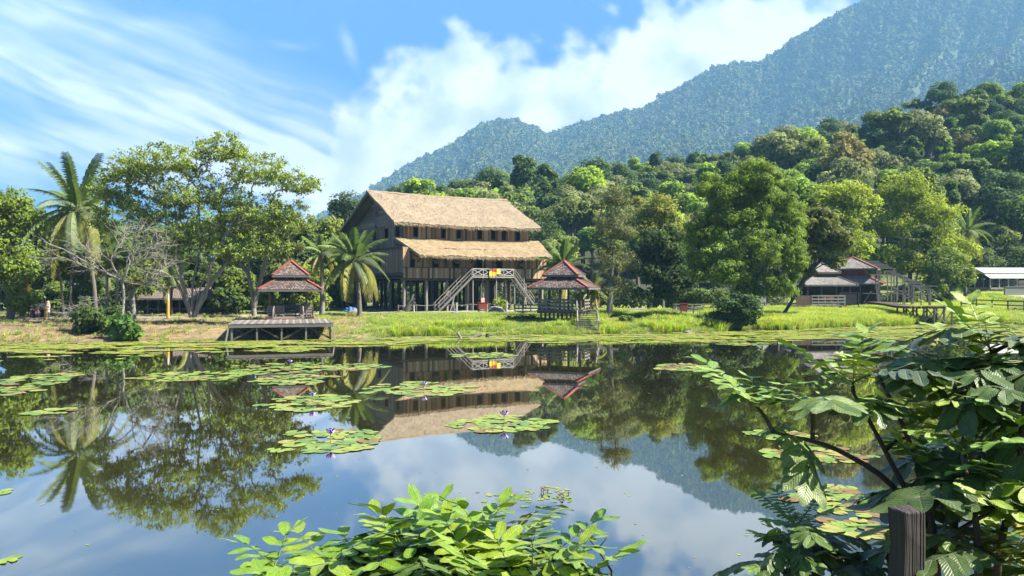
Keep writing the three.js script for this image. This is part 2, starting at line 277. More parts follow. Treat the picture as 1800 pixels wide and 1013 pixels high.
// a tree from its crown's clumps: o.blobs are ellipsoids [x, y, z, rx, ry, rz, count, clump radius] about the base
function tree(name, label, category, p, o) {
  const R = mulberry(o.seed), root = thing(name, label, category, p, o.turn ?? 0, o.group), wd = new MB(), lf = new MB(), targets = [];
  for (const [x, y, z, rx, ry, rz, count, cr] of o.blobs) for (let k = 0; k < count; k++) {
    const d = rndDir(R); if (d.y < -.3) d.y *= .5; const rad = Math.pow(R(), .4) * .95;
    const c = V(x + d.x * rx * rad, y + d.y * ry * rad, z + d.z * rz * rad), s = cr * (.55 + .9 * R()) * (o.spread ?? 1);
    targets.push(c); clump(lf, R, c, V(s, s * (o.flat ?? .75), s), o.leaf);
  }
  const trunks = (o.trunks ?? [[[0, 0, 0], [0.05, o.fork * .5, 0], [0, o.fork, 0]]]).map((t) => t.map((q) => V(...q)));
  limbs(wd, R, trunks, targets, o.r0, o.rmin ?? .03, o.wig);
  wd.build('trunk', o.bark ?? M.bark, root); lf.build('crown', o.mat ?? M.leaf, root);
  return root;
}
// a palm: ringed trunk, arching fronds of hanging leaflets
function frondGeo(R, L, droop, col, leafL, pairs, yel = 0) {
  const mb = new MB(), pts = [], n = 9;
  for (let k = 0; k <= n; k++) { const t = k / n; pts.push(V(0, L * (.42 * t * (1 - droop * .6) - droop * .95 * t * t), L * t * (1 - .28 * droop * t))); }
  mb.col = [col[0] * 1.5, col[1] * 1.3, col[2] * .9]; mb.tube(pts, pts.map((_, k) => .055 * (1 - k / n * .85)), 4, false);
  for (let k = 0; k < pairs; k++) {
    const t = .13 + .87 * (k + .5) / pairs, f = t * n, a = Math.min(n - 1, Math.floor(f)), p = pts[a].clone().lerp(pts[a + 1], f - a), d = pts[a + 1].clone().sub(pts[a]).normalize();
    const len = leafL * Math.sin(Math.min(1, (1.04 - t) * 1.9 + .22) * 1.57) * (.85 + .3 * R()), up = V().crossVectors(d, V(1, 0, 0));
    for (const s of [-1, 1]) {
      const b = .8 + .45 * R(), y = yel * (R() < .6 ? 1 : .4); mb.col = col.map((v, i) => v * b * lerp(1, [2.6, 1.7, .9][i], y * t));
      const out = V(s, 0, 0).addScaledVector(d, .75).normalize(), mid = p.clone().addScaledVector(out, len * .5).add(V(0, -len * .05, 0)), tip = mid.clone().addScaledVector(out, len * .38).add(V(0, -len * (.28 + .25 * R()), 0));
      const w = d.clone().multiplyScalar(.045 * (len / leafL) + .012), nv = V(s * .35, .85, 0).addScaledVector(up, -.1).normalize();
      const i = mb.v(p.clone().sub(w), nv, 0, 0); mb.v(p.clone().add(w), nv, 1, 0); mb.v(mid.clone().add(w), nv, 1, .5); mb.v(mid.clone().sub(w), nv, 0, .5); mb.v(tip, nv, .5, 1);
      s > 0 ? mb.i.push(i, i + 1, i + 2, i, i + 2, i + 3, i + 3, i + 2, i + 4) : mb.i.push(i, i + 2, i + 1, i, i + 3, i + 2, i + 3, i + 4, i + 2);
    }
  }
  return mb.geo();
}
function palm(label, base, o) {
  const R = mulberry(o.seed), root = thing('coconut_palm', label, 'palm tree', base), h = o.h, tp = [], tr = [];
  for (let k = 0; k <= 26; k++) { const t = k / 26; tp.push(V(o.lean * (t * t), h * t, o.leanZ ? o.leanZ * t * t : 0)); tr.push(o.r * (1.25 - .5 * t + .25 * Math.exp(-t * 14)) * (k % 2 ? 1.06 : .96)); }
  const w = new MB(); w.tube(tp, tr, 9); w.build('trunk', o.bark ?? M.bark, root);
  const top = tp[26], col = o.col ?? [.10, .155, .032], lv = [-.35, .1, .5, .95, 1.3].map((d, k) => [0, 1].map(() => frondGeo(R, o.L, Math.max(.25, d * .42 + .42), k === 4 ? col.map((v, i) => v * [1.5, 1.15, .8][i]) : col, o.leafL ?? .75, o.pairs ?? 34, k >= 3 ? o.yel ?? .5 : 0)));
  const n = o.n ?? 26;
  for (let k = 0; k < n; k++) {
    const e = k / n, el = 1.2 - 1.4 * e + (R() - .5) * .25, a = k * 2.399963 + R() * .3, lev = Math.min(4, Math.floor(e * 5));
    const f = mesh('frond', lv[lev][k % 2], M.leaf, root); f.rotation.order = 'YXZ'; f.position.copy(top); f.rotation.set(-el + .25, a, (R() - .5) * .5); f.scale.setScalar(.85 + .3 * R());
  }
  const cn = new MB(), sg = new THREE.SphereGeometry(.13, 8, 6);
  if (o.nuts) for (let k = 0; k < o.nuts; k++) { const g = mesh('coconut', sg, M.redBin.name ? M.redBin : NUT, root); g.position.copy(top).add(V(Math.cos(k * 2.1) * .28, -.25 - .12 * (k % 3), Math.sin(k * 2.1) * .28)); g.scale.y = 1.25; }
  return root;
}
const NUT = mat(0.20, 0.17, 0.04, { roughness: .6 });

// ---- the mountain and the wooded slope
{
  const crest = curve([[420, 420], [560, 380], [640, 341], [700, 302], [740, 278], [800, 251], [840, 223], [870, 213], [895, 210], [930, 220], [965, 236], [1000, 224], [1060, 205], [1100, 197], [1130, 190], [1165, 170], [1200, 149], [1235, 131], [1262, 116], [1290, 111], [1340, 109], [1372, 90], [1395, 68], [1440, 44], [1480, 18], [1520, 0], [1580, -32], [1700, -70], [1900, -120], [2300, -90], [2700, -40], [3200, 60]]);
  const near = 620, far = 2100, mb = new MB(), NX = 420, NT = 90, P = [];
  const hgt = (px, t) => {
    const D = lerp(near, far, Math.min(t, 1)), Y = EYE + (HZ - crest(px)) / F * far - 10;
    const s = 1.7 * Math.abs(fbm(px / 170 - t * 1.9, t * 1.3 + 3, 4)) * Math.sin(Math.min(t, 1) * Math.PI), cliff = sstep(.78, .95, t) * .16 + .84 * Math.pow(t, 1.15);
    const k = t <= 1 ? lerp(Math.pow(t, 1.15), cliff, sstep(1130, 1300, px)) : 1 - (t - 1) * 1.2;
    return [D + (t > 1 ? (t - 1) * 900 : 0), Y * k - Y * .16 * s + (t < 1 ? 6 * n2(px / 14, t * 60) : 5 * n2(px / 9, 3)) + (t >= 1 ? 0 : 0)];
  };
  for (let i = 0; i <= NX; i++) for (let j = 0; j <= NT; j++) { const px = 420 + i / NX * 1900, t = j / NT * 1.15, [D, h] = hgt(px, t); mb.col = [.03, .045, .022]; mb.v(V(X(px, D), h, -D), V(0, 1, 0), px / 30, t * 50); P.push([D, h]); }
  for (let i = 0; i < NX; i++) for (let j = 0; j < NT; j++) { const a = i * (NT + 1) + j; mb.i.push(a, a + NT + 1, a + NT + 2, a, a + NT + 2, a + 1); }
  const g = mb.geo(); g.computeVertexNormals();
  structure(mesh('mountain', g, mat(1, 1, 1, { vertexColors: true, roughness: 1 })), 'tall forested mountain ridge rising hazy blue to the right');
  // its forest
  const R = mulberry(77), lf = new MB();
  for (let k = 0; k < 4; k++) clump(lf, R, V((R() - .5) * 6, 6 + R() * 3, (R() - .5) * 6), V(4, 3.2, 4), { n: 34, len: 3.4, wid: 2.6, col: [.07, .10, .034], up: .9, shell: .8, tintVar: .25, yellow: .3 });
  const geo = lf.geo(), count = 60000, im = new THREE.InstancedMesh(geo, M.leafFar, count), m4 = new THREE.Matrix4(), q = new THREE.Quaternion(), c = new THREE.Color();
  let k = 0, guard = 0;
  while (k < count && guard++ < 400000) {
    const px = 560 + R() * 1500, t = Math.pow(R(), .8) * 1.03, [D, h] = hgt(px, t), py = HZ - (h + 14 - EYE) / D * F;
    if (py > 420 || py < -60 || px > 1900) continue;
    q.setFromAxisAngle(V(0, 1, 0), R() * 6.28); const s = (.75 + .75 * R() * R()) * lerp(.75, 1.05, t);
    m4.compose(V(X(px, D), h - 2.5 * s, -D), q, V(s, s * (.8 + .5 * R()), s)); im.setMatrixAt(k, m4);
    const v = .75 + .5 * R(), y = R(); { const w = fbm(px / 70, t * 7, 3); c.setRGB(v * lerp(.8, 1.3, y) * (1 + w * .5), v * (1 + w * .35), v * lerp(1.1, .75, y) * (1 - w * .2)); } im.setColorAt(k, c); k++;
  }
  im.count = k; im.name = 'mountain_forest'; im.castShadow = im.receiveShadow = true; scene.add(im); tag(im, 'far forest covering the hazy mountain slopes', 'forest', null, 'stuff');
}
const hillKinds = [];
{
  const spec = [
    ['rounded deep green broadleaf tree with a dense lumpy crown', [.042, .075, .016], [[0, 9.5, 0, 3.4, 3, 3.4, 24, 1.7]], .85],
    ['broad olive green tree with a spreading crown', [.075, .095, .028], [[0, 8.6, 0, 4, 2.3, 4, 24, 1.6]], .6],
    ['dark bluish green tree with a heavy crown', [.030, .058, .021], [[0, 10, 0, 3, 3.6, 3, 24, 1.75]], .9],
    ['fresh green tree with a full rounded crown', [.075, .125, .02], [[0, 9, 0, 3, 3, 3, 22, 1.6]], .85],
    ['grey green tree with an open mottled crown', [.095, .115, .055], [[0, 9.4, 0, 3, 3.2, 3, 20, 1.35]], .75],
    ['tall narrow dark green tree with a pointed crown', [.036, .065, .02], [[0, 8, 0, 2.1, 2.6, 2.1, 14, 1.3], [0, 12, 0, 1.3, 2.4, 1.3, 9, 1.1]], .9],
    ['bright lime green tree with an uneven crown', [.105, .16, .018], [[-1, 8.4, 0, 2.6, 2.2, 2.6, 16, 1.4], [1.8, 10.4, .6, 1.8, 1.8, 1.8, 10, 1.1], [.6, 6.2, -1, 2.4, 1.4, 2.4, 8, 1.2]], .75],
    ['pale trunked tree with a flat lopsided crown', [.06, .09, .025], [[1, 11.4, 0, 3.4, 1.2, 3, 18, 1.2], [-1.8, 9.4, 1, 1.9, 1.1, 1.8, 8, 1], [.6, 6.4, 0, 2.2, 1.8, 2.2, 8, 1.2]], .6],
    ['brownish green tree with a thin twiggy crown', [.10, .095, .04], [[0, 9, 0, 2.9, 3.4, 2.9, 22, 1.1]], .7],
  ];
  const R = mulberry(31), spots = [];
  for (let tries = 0; tries < 60000 && spots.length < 1250; tries++) {
    const D = 104 + 176 * Math.pow(R(), .85), px = 655 + R() * 1330, lim = lerp(128, 118, sstep(1300, 1500, px)) + 20 * sstep(1640, 1720, px);
    if (D < lim || (px < 960 && D < 136)) continue;
    const x = X(px, D), h = H(x, -D); if (h < 1.1 && px < 1200 && D > 150) continue;
    const d0 = lerp(6.2, 9.6, R()); if (spots.some((s) => Math.hypot(s.x - x, s.D - D) < d0)) continue;
    spots.push({ x, D, h, px, s: Math.min((.85 + 1.0 * R() * R()) * (D < 150 ? .9 : 1.12), D > 215 ? 1.25 : 2), k: Math.floor(R() * 9 * .75 + 1.6 * n2(x * .03, D * .03) + 1.1), t: R() * 6.28 });
  }
  spots.sort((a, b) => a.D - b.D);
  const protos = spec.map(([label, col, blobs, fl], i) => tree('forest_tree', label + ' on the wooded slope', 'tree', V(0, 0, 0), { seed: 300 + i, blobs, fork: 5, r0: .3, flat: fl, bark: i > 6 ? M.barkPale : M.bark, mat: M.leaf, leaf: { n: i === 8 ? 130 : 250, len: .5, wid: .33, col: col.map((v, c) => v * [2.0, 2.0, 1.45][c]), up: .8, shell: .72, tintVar: .5, yellow: .6 }, group: 'trees of the wooded slope behind the village' }));
  const seen = new Map(), nth = ['', ' further up', ' further right', ' set back', ' half hidden', ' lowest', ' topmost', ' between two others'];
  const place = (s) => {            // what a tree looks like and what it rises behind
    const reg = [[720, 'behind the longhouse ridge'], [830, 'behind the longhouse roof'], [930, 'behind the right roof end'], [1010, 'above the short palm'], [1075, 'above the right pavilion'], [1130, 'above the feathery tree'], [1200, 'above the dark round tree'], [1260, 'left of the willowy tree'], [1340, 'above the willowy tree'], [1400, 'right of the willowy tree'], [1450, 'above the grey roofed hut'], [1510, 'above the red ridged hut'], [1570, 'above the lime trees'], [1640, 'above the shade canopies'], [1710, 'above the far palm'], [1760, 'above the white shelter'], [2100, 'near the right picture edge']].find(([x]) => s.px < x)[1];
    const size = s.s < 1.0 ? 'small ' : s.s > 1.4 ? 'large ' : '', lev = s.D < 142 ? 'at the foot ' : s.D < 165 ? 'low ' : s.D < 190 ? 'halfway up ' : 'high ';
    const far = s.px > 1880 ? ' outermost' : '', text = size + spec[s.k][0].replace(/ with .*/, '') + ' ' + lev + reg + far, c = seen.get(text) ?? 0; seen.set(text, c + 1); return text + (nth[c] ?? '');
  };
  let mine = 0; const rest = spec.map(() => []), first = spec.map(() => true);
  for (const s of spots) {
    s.k = clamp(s.k, 0, 8);
    if (mine < 285) { mine++; if (first[s.k]) { first[s.k] = false; protos[s.k].position.set(s.x, s.h - .4, -s.D); protos[s.k].scale.setScalar(s.s); protos[s.k].rotation.y = s.t; protos[s.k].userData.label = place(s); } else copyOf(protos[s.k], 'forest_tree', place(s), V(s.x, s.h - .4, -s.D), s.t, s.s); } else rest[s.k].push(s);
  }
  first.forEach((f, i) => { if (f) scene.remove(protos[i]); });
  rest.forEach((list, i) => {
    if (!list.length) return;
    for (const [part, m] of [['crown', M.leaf], ['trunk', M.bark]]) {
      const g = protos[i].children.find((c) => c.name === part).geometry, im = new THREE.InstancedMesh(g, m, list.length), m4 = new THREE.Matrix4(), q = new THREE.Quaternion(), c = new THREE.Color();
      list.forEach((s, k) => { q.setFromAxisAngle(V(0, 1, 0), s.t); m4.compose(V(s.x, s.h - .4, -s.D), q, V(s.s, s.s, s.s)); im.setMatrixAt(k, m4); const v = .8 + .4 * ((k * .618) % 1); if (part === 'crown') im.setColorAt(k, c.setRGB(v, v, v)); });
      im.name = numbered(part === 'crown' ? 'forest_canopy' : 'forest_trunks'); scene.add(im); tag(im, (part === 'crown' ? 'far crowns' : 'far trunks') + ' of the ' + spec[i][0].split(' with ')[0] + ' kind near the slope crest', 'forest', null, 'stuff');
    }
  });
}

// ---- single trees of the banks, left to right
const gp = (px, D) => ground(px, D), mpp = (D) => D / F;            // metres per photo pixel at a distance
// crown blobs given as photo pixels about a base at (bx, distance): [px, py, rx, ry, count, clump radius in px]
function photoTree(name, label, category, bx, D, blobs, o) {
  const b = gp(bx, D), k = mpp(D), R = mulberry(o.seed + 7), by = HZ - (b.y - EYE) / k;
  const list = blobs.map(([px, py, rx, ry, n, cr]) => [(px - bx) * k, (by - py) * k, (R() - .5) * rx * k * .5, rx * k, ry * k, rx * k * .8, n, cr * k]);
  const trunks = o.tr?.map((t) => t.map(([px, py, dz = 0]) => [(px - bx) * k, (by - py) * k, dz]));
  return tree(name, label, category, b, { ...o, blobs: list, trunks, fork: o.fork ?? 3 });
}
const green = [.11, .17, .022], lime = [.24, .31, .026], olive = [.14, .15, .032], deep = [.065, .11, .02];
photoTree('leafy_tree', 'bright green leafy tree standing at the left edge of the bank', 'tree', 18, 66, [[15, 385, 42, 52, 26, 20], [10, 470, 48, 60, 34, 20], [30, 530, 26, 28, 14, 14], [-40, 420, 60, 90, 36, 26]], { seed: 1, r0: .22, leaf: { n: 130, len: .34, wid: .17, col: [.14, .21, .024], droop: .5, up: .5, shell: .45, yellow: 1 }, tr: [[[18, 560], [16, 520], [12, 450]], [[18, 560], [30, 520], [34, 470]]] });
palm('tall coconut palm with a wide crown above the left bank trees', gp(168, 70), { seed: 5, h: 9.6, lean: -1.6, r: .16, L: 5.6, leafL: .85, n: 30, pairs: 40, bark: M.bark, yel: .12 });
const rainLeaf = { n: 24, len: .25, wid: .11, col: [.185, .26, .045], up: .3, shell: 0, tintVar: .5, yellow: .9, droop: .25 };
photoTree('spreading_tree', 'largest airy spreading tree with many pale trunks behind the left waterline', 'tree', 338, 64, [[390, 265, 56, 36, 120, 7], [310, 290, 72, 42, 170, 7], [238, 305, 54, 44, 120, 7], [460, 305, 68, 42, 150, 7], [527, 326, 40, 28, 70, 7], [350, 345, 92, 50, 220, 7], [440, 375, 78, 48, 160, 7], [265, 370, 70, 48, 130, 7], [215, 350, 40, 46, 70, 7], [188, 335, 34, 38, 50, 7], [180, 395, 30, 36, 40, 7], [505, 390, 50, 46, 90, 7], [335, 415, 70, 40, 110, 7], [290, 450, 60, 34, 70, 7], [410, 440, 64, 46, 100, 7], [475, 435, 44, 36, 60, 7]], { seed: 3, r0: .15, rmin: .010, wig: .28, flat: .55, spread: 1.75, bark: M.barkPale, leaf: rainLeaf, tr: [[[338, 558], [345, 500], [372, 420], [385, 330, -1]], [[336, 558], [322, 500], [310, 430], [300, 350, 1]], [[340, 558], [352, 505], [400, 420, 1], [440, 340]], [[337, 558], [338, 500], [345, 420, -1], [345, 330]], [[334, 558], [315, 510], [285, 440], [255, 370, 1]], [[341, 556], [362, 520], [378, 470, 1], [410, 390]], [[339, 557], [350, 510], [362, 450, -1.5], [368, 360, -2]], [[335, 557], [326, 520], [322, 470, 1.5], [330, 380, 2]], [[334, 558], [320, 515], [292, 455], [250, 390]], [[342, 556], [358, 515], [395, 455, -1], [450, 390, -1.5]]] });
photoTree('leaning_tree', 'medium feathery tree with a forked pale trunk left of the left pavilion', 'tree', 447, 75, [[440, 400, 48, 45, 40, 12], [410, 450, 40, 35, 28, 12], [480, 430, 38, 45, 30, 12], [515, 390, 36, 40, 26, 12], [505, 440, 30, 32, 18, 11], [395, 400, 40, 40, 22, 12]], { seed: 4, r0: .2, rmin: .022, bark: M.barkPale, flat: .6, leaf: { ...rainLeaf, n: 100, col: [.095, .12, .025] }, tr: [[[447, 556], [444, 520], [436, 480], [442, 420]], [[446, 540], [458, 490], [478, 440, 1]]] });
// the bare tree
{
  const D = 60, b = gp(216, D), k = mpp(D), by = HZ - (b.y - EYE) / k, root = thing('bare_tree', 'leafless bleached tree with long pale branches over the left waterline', 'tree', b), R = mulberry(41), mb = new MB();
  const q = (px, py, dz) => V((px - 216) * k, (by - py) * k, dz);
  const arms = [[[216, 556], [217, 520], [214, 495], [190, 482], [150, 460], [115, 440], [78, 425]], [[214, 495], [180, 478], [140, 470], [100, 452], [85, 455]], [[215, 500], [232, 470], [255, 455], [290, 450]], [[216, 500], [225, 450], [245, 415], [270, 395]], [[217, 510], [196, 520], [160, 535], [130, 548], [98, 553]], [[215, 496], [205, 455], [220, 425], [210, 395]], [[232, 470], [262, 480], [286, 472], [296, 455]], [[214, 495], [240, 500], [262, 492]], [[190, 482], [170, 455], [152, 430]], [[225, 450], [262, 440], [285, 425]]];
  const main = new MB();
  arms.forEach((a, ai) => {
    let pts = a.map(([x, y]) => q(x, y, (R() - .5) * (ai ? 2.2 : .3)));
    if (ai) pts[0].z = 0; const cv = new THREE.CatmullRomCurve3(pts).getPoints(14), r = ai ? .05 : .115;
    (ai ? mb : main).tube(cv, cv.map((_, i) => r * (1 - .82 * i / 14)), 6, false);
    for (let s = 0; s < (ai ? 26 : 10); s++) {
      const i0 = 4 + Math.floor(R() * 10), p = cv[i0], dir = cv[Math.min(14, i0 + 1)].clone().sub(p).normalize().add(rndDir(R).multiplyScalar(.9)).normalize(), l = .7 + 1.5 * R(), w = [p];
      for (let t = 1; t <= 4; t++) w.push(w[t - 1].clone().addScaledVector(dir.add(rndDir(R).multiplyScalar(.35)).add(V(0, .05, 0)).normalize(), l / 4));
      mb.tube(w, [.02, .017, .014, .011, .007], 4, false);
      const e = w[2], d2 = dir.clone().add(rndDir(R)).normalize(); mb.tube([e, e.clone().addScaledVector(d2, l * .3), e.clone().addScaledVector(d2.add(rndDir(R).multiplyScalar(.5)), l * .5)], [.013, .01, .005], 4, false);
    }
  });
  main.build('trunk', M.bleached, root); mb.build('branches', M.bleached, root);
}
for (const [px, D, top, lean, i, label] of [[113, 72, 478, -7, 0, 'slim pale leaning trunk, leftmost of the slender young trees on the left bank'], [124, 73, 470, 1, 1, 'slim pale upright young tree, second of the slender ones on the left bank'], [131, 74, 475, -4, 2, 'slim pale young tree leaning slightly, third of the slender ones on the left bank'], [203, 66, 470, 4, 3, 'thin bent pale tree just left of the bare tree'], [234, 68, 505, -3, 4, 'short stout pollarded tree right of the bare tree'], [186, 66, 480, 2, 5, 'slim white barked tree rising behind the waterside bush']])
  photoTree('slender_tree', label, 'tree', px, D, [[px + lean, top - 8, 20, 14, 5, 9]], { seed: 50 + i, r0: i === 4 ? .22 : .11, rmin: .03, bark: M.barkPale, leaf: { n: 60, len: .32, wid: .16, col: olive, up: .4, shell: .3 }, tr: [[[px, 562], [px + lean * .4, 535], [px + lean, top + 10]]] });
palm('coconut palm leaning in front of the longhouse gable', gp(632, 78), { seed: 8, h: 5.4, lean: -.55, r: .19, L: 4.1, leafL: .75, n: 30, pairs: 36, nuts: 5, bark: M.bark, yel: .4 });
palm('palm on a straight pale trunk between the left pavilion and the longhouse', gp(566, 82), { seed: 9, h: 6.3, lean: 0, r: .22, L: 2.6, leafL: .6, n: 16, pairs: 26, bark: M.barkPale, yel: .9 });
palm('short palm at the longhouse corner above the right pavilion', gp(985, 84), { seed: 10, h: 4.9, lean: .2, r: .17, L: 3.4, leafL: .65, n: 24, pairs: 32, yel: .4, col: [.09, .145, .03] });
palm('small yellowish palm behind the right pavilion, beside its lower roof', gp(1040, 80), { seed: 12, h: 2.6, lean: .2, r: .12, L: 2.2, leafL: .5, n: 16, pairs: 24, yel: .9, col: [.12, .16, .03] });
palm('distant coconut palm in front of the dark slope above the white shelter', gp(1697, 124), { seed: 11, h: 10.2, lean: .4, r: .2, L: 4.4, leafL: .75, n: 22, pairs: 30, yel: .35 });
palm('young palm with drooping fronds beside the brown roofed hut', gp(300, 80), { seed: 13, h: 3.6, lean: .2, r: .13, L: 2.7, leafL: .5, n: 16, pairs: 26, yel: .6 });
palm('dark coconut palm standing behind the bare tree on the left bank', gp(150, 80), { seed: 14, h: 5.6, lean: .6, r: .16, L: 3.8, leafL: .7, n: 20, pairs: 30, yel: .3, col: [.055, .1, .025] });
// the dense belt behind the left bank
{
  const R = mulberry(61), sp = [[-30, 96, 335, 55], [40, 92, 350, 46], [95, 98, 380, 45], [150, 100, 360, 55], [205, 94, 400, 40], [250, 104, 372, 50], [310, 98, 385, 50], [365, 106, 368, 52], [420, 100, 400, 42], [470, 104, 372, 52], [525, 98, 390, 46], [575, 108, 382, 40], [604, 142, 342, 30], [640, 150, 372, 40], [80, 84, 440, 38], [270, 86, 455, 34], [345, 88, 450, 36], [410, 84, 470, 30], [500, 88, 455, 34], [545, 86, 470, 28], [180, 86, 450, 36], [690, 148, 350, 45], [760, 150, 345, 45], [840, 152, 350, 50], [920, 150, 360, 50]];
  const beltAt = [' filling the left picture edge', ' behind the bright leafy edge tree', ' just left of the tall coconut palm', ' right behind the tall coconut palm', ' behind the bare tree top', ' left of the spreading tree crown', ' behind the spreading tree trunks', ' right of the spreading tree trunks', ' behind the left pavilion, left side', ' directly behind the left pavilion roof', ' right of the left pavilion roof', ' behind the straight pale palm trunk', ' peeking over the longhouse gable, nearest the ridge', ' beside the longhouse gable behind its palm', ' low behind the standing people', ' low behind the brown hut left end', ' low behind the brown hut middle', ' low behind the brown hut right end', ' low beneath the left pavilion, behind its posts', ' low between pavilion and straight pale trunk', ' low behind the bare tree', ' just above the ridge left end', ' above the ridge middle', ' above the ridge right half', ' above the right roof end'];
  const shrubAt = ['left of the flag', 'behind the standing people', 'behind the slender trees', 'left of the left pavilion', 'behind the left pavilion steps', 'right of the straight pale trunk', '', '', 'under the longhouse left corner', 'under the longhouse left of the steps', 'under the longhouse balcony', 'under the longhouse right part', 'behind the right flight of steps', 'behind the feathery tree', 'behind the black bin', 'under the dark round tree', 'behind the pale rail fence', 'behind the white cabin', 'behind the timber scaffold', 'left of the white shelter', 'behind the white shelter left end', 'behind the white shelter middle', 'behind the white shelter right end', 'past the white shelter, cut by the right edge'];
  const kinds = [deep, [.10, .155, .024], [.08, .125, .03], [.15, .205, .028]];
  sp.forEach(([px, D, top, r], i) => photoTree('belt_tree', ['dark green bushy tree', 'mid green bushy tree', 'bluish green bushy tree', 'light green bushy tree'][i % 4] + beltAt[i], 'tree', px, D, [[px, top + r, r, r * 1.05, 22, r * .5], [px, top + r * 2.1, r * .9, r * .9, 14, r * .5], [px, 520, r * .9, 45, 12, r * .5]], { seed: 400 + i, r0: .3, group: i > 20 || i === 12 || i === 13 ? 'trees rising behind the longhouse roof' : 'trees of the dense belt behind the left bank', leaf: { n: 150, len: .5, wid: .28, col: kinds[i % 4], up: .6, shell: .6, tintVar: .5, yellow: .7, droop: .3 } }));
  // undergrowth behind posts and huts
  [[35, 76, 30], [100, 78, 26], [160, 79, 24], [400, 82, 24], [470, 84, 22], [545, 90, 26], [596, 112, 34], [620, 116, 30], [690, 120, 40], [760, 124, 40], [830, 126, 44], [900, 128, 44], [965, 124, 40], [1030, 106, 32], [1110, 104, 30], [1180, 102, 34], [1240, 100, 30], [1340, 104, 36], [1580, 118, 34], [1660, 118, 30], [1715, 136, 40], [1750, 138, 44], [1790, 138, 46], [1830, 138, 46]].forEach(([px, D, r], i) => photoTree('understorey_shrub', (i === 6 ? 'broad leaved bright green shrub behind the longhouse rear stilts' : i === 7 ? 'second bright green shrub behind the stilts, right of the first' : 'dense dark green shrub ' + shrubAt[i]), 'shrub', px, D, [[px, i > 19 ? 462 : 528, r, i > 19 ? 34 : 26, i > 19 ? 26 : 14, r * .5]], { seed: 500 + i, r0: .08, fork: .6, group: i === 6 || i === 7 ? 'bright shrubs behind the longhouse stilts' : 'dense shrubs under the trees behind the bank', leaf: { n: 120, len: .46, wid: .26, col: i === 6 || i === 7 ? [.10, .17, .025] : kinds[i % 3], up: .6, shell: .5, tintVar: .6, yellow: .7 } }));
}
// right of the longhouse
photoTree('feathery_tree', 'tall feathery grey green tree right of the right pavilion', 'tree', 1071, 76, [[1080, 350, 30, 26, 26, 13], [1080, 400, 40, 40, 46, 15], [1080, 460, 44, 45, 52, 15], [1082, 505, 32, 28, 24, 13]], { seed: 20, r0: .24, rmin: .022, bark: M.barkPale, leaf: { n: 110, len: .24, wid: .07, col: [.15, .175, .06], shell: .15, droop: .5, tintVar: .3, yellow: .5 }, tr: [[[1071, 554], [1074, 500], [1079, 440], [1083, 360]]] });
photoTree('dark_tree', 'dark round crowned tree with a forked pale trunk right of the feathery tree', 'tree', 1186, 88, [[1165, 440, 52, 42, 40, 18], [1185, 485, 46, 36, 28, 17], [1140, 470, 30, 30, 12, 16], [1160, 510, 50, 24, 14, 15]], { seed: 21, r0: .22, bark: M.barkPale, leaf: { n: 160, len: .42, wid: .24, col: [.05, .085, .02], up: .4, shell: .55, yellow: .5 }, tr: [[[1186, 548], [1185, 520], [1192, 490], [1200, 455]], [[1185, 520], [1176, 480], [1168, 450]]] });
photoTree('yellowing_tree', 'yellow green tree with loose foliage above the dark round tree', 'tree', 1150, 104, [[1150, 375, 52, 34, 34, 17], [1180, 410, 36, 30, 18, 16], [1120, 400, 30, 32, 14, 16]], { seed: 22, r0: .24, leaf: { n: 130, len: .38, wid: .19, col: [.19, .22, .035], shell: .4, yellow: .9, up: .5 }, tr: [[[1150, 545], [1152, 480], [1150, 410]]] });
photoTree('willowy_tree', 'huge bright green willowy tree leaning over the right bank', 'tree', 1300, 76, [[1325, 312, 44, 30, 44, 13], [1262, 335, 38, 38, 46, 13], [1355, 345, 46, 46, 60, 13], [1300, 375, 64, 50, 70, 14], [1390, 395, 34, 50, 50, 13], [1238, 405, 32, 56, 50, 13], [1335, 440, 66, 52, 70, 14], [1398, 455, 24, 44, 34, 12], [1270, 475, 54, 44, 50, 13], [1345, 505, 60, 30, 44, 12], [1222, 465, 18, 50, 26, 11], [1380, 500, 30, 34, 24, 12]], { seed: 23, r0: .36, rmin: .026, bark: M.barkDark, wig: .15, leaf: { n: 170, len: .34, wid: .085, col: [.145, .225, .026], droop: 1.1, shell: .35, up: .3, tintVar: .45, yellow: .6 }, tr: [[[1303, 560], [1298, 510], [1288, 450], [1278, 390]], [[1303, 550], [1310, 480], [1330, 400], [1335, 340]], [[1303, 545], [1330, 490], [1370, 430]]] });
photoTree('leaning_tree', 'olive tree with large leaves and a leaning trunk right of the willowy tree', 'tree', 1378, 80, [[1440, 405, 42, 34, 40, 13], [1475, 425, 34, 24, 26, 12], [1430, 445, 30, 16, 14, 11], [1475, 462, 16, 9, 5, 8], [1418, 480, 12, 12, 5, 8]], { seed: 24, r0: .2, bark: M.barkDark, leaf: { n: 90, len: .5, wid: .25, col: [.115, .14, .035], shell: .35, yellow: .9, up: .4 }, tr: [[[1378, 552], [1395, 525], [1412, 500], [1432, 440]], [[1395, 525], [1420, 480], [1462, 440]]] });
photoTree('lime_tree', 'lime green tree with a soft crown behind the red roofed huts', 'tree', 1490, 112, [[1470, 345, 46, 34, 30, 17], [1510, 360, 30, 30, 18, 16], [1480, 395, 50, 36, 28, 17], [1490, 440, 44, 36, 22, 17]], { seed: 25, r0: .28, leaf: { n: 150, len: .42, wid: .2, col: lime, shell: .45, up: .55, yellow: .5, droop: .3 }, tr: [[[1490, 540], [1486, 470], [1482, 390]]] });
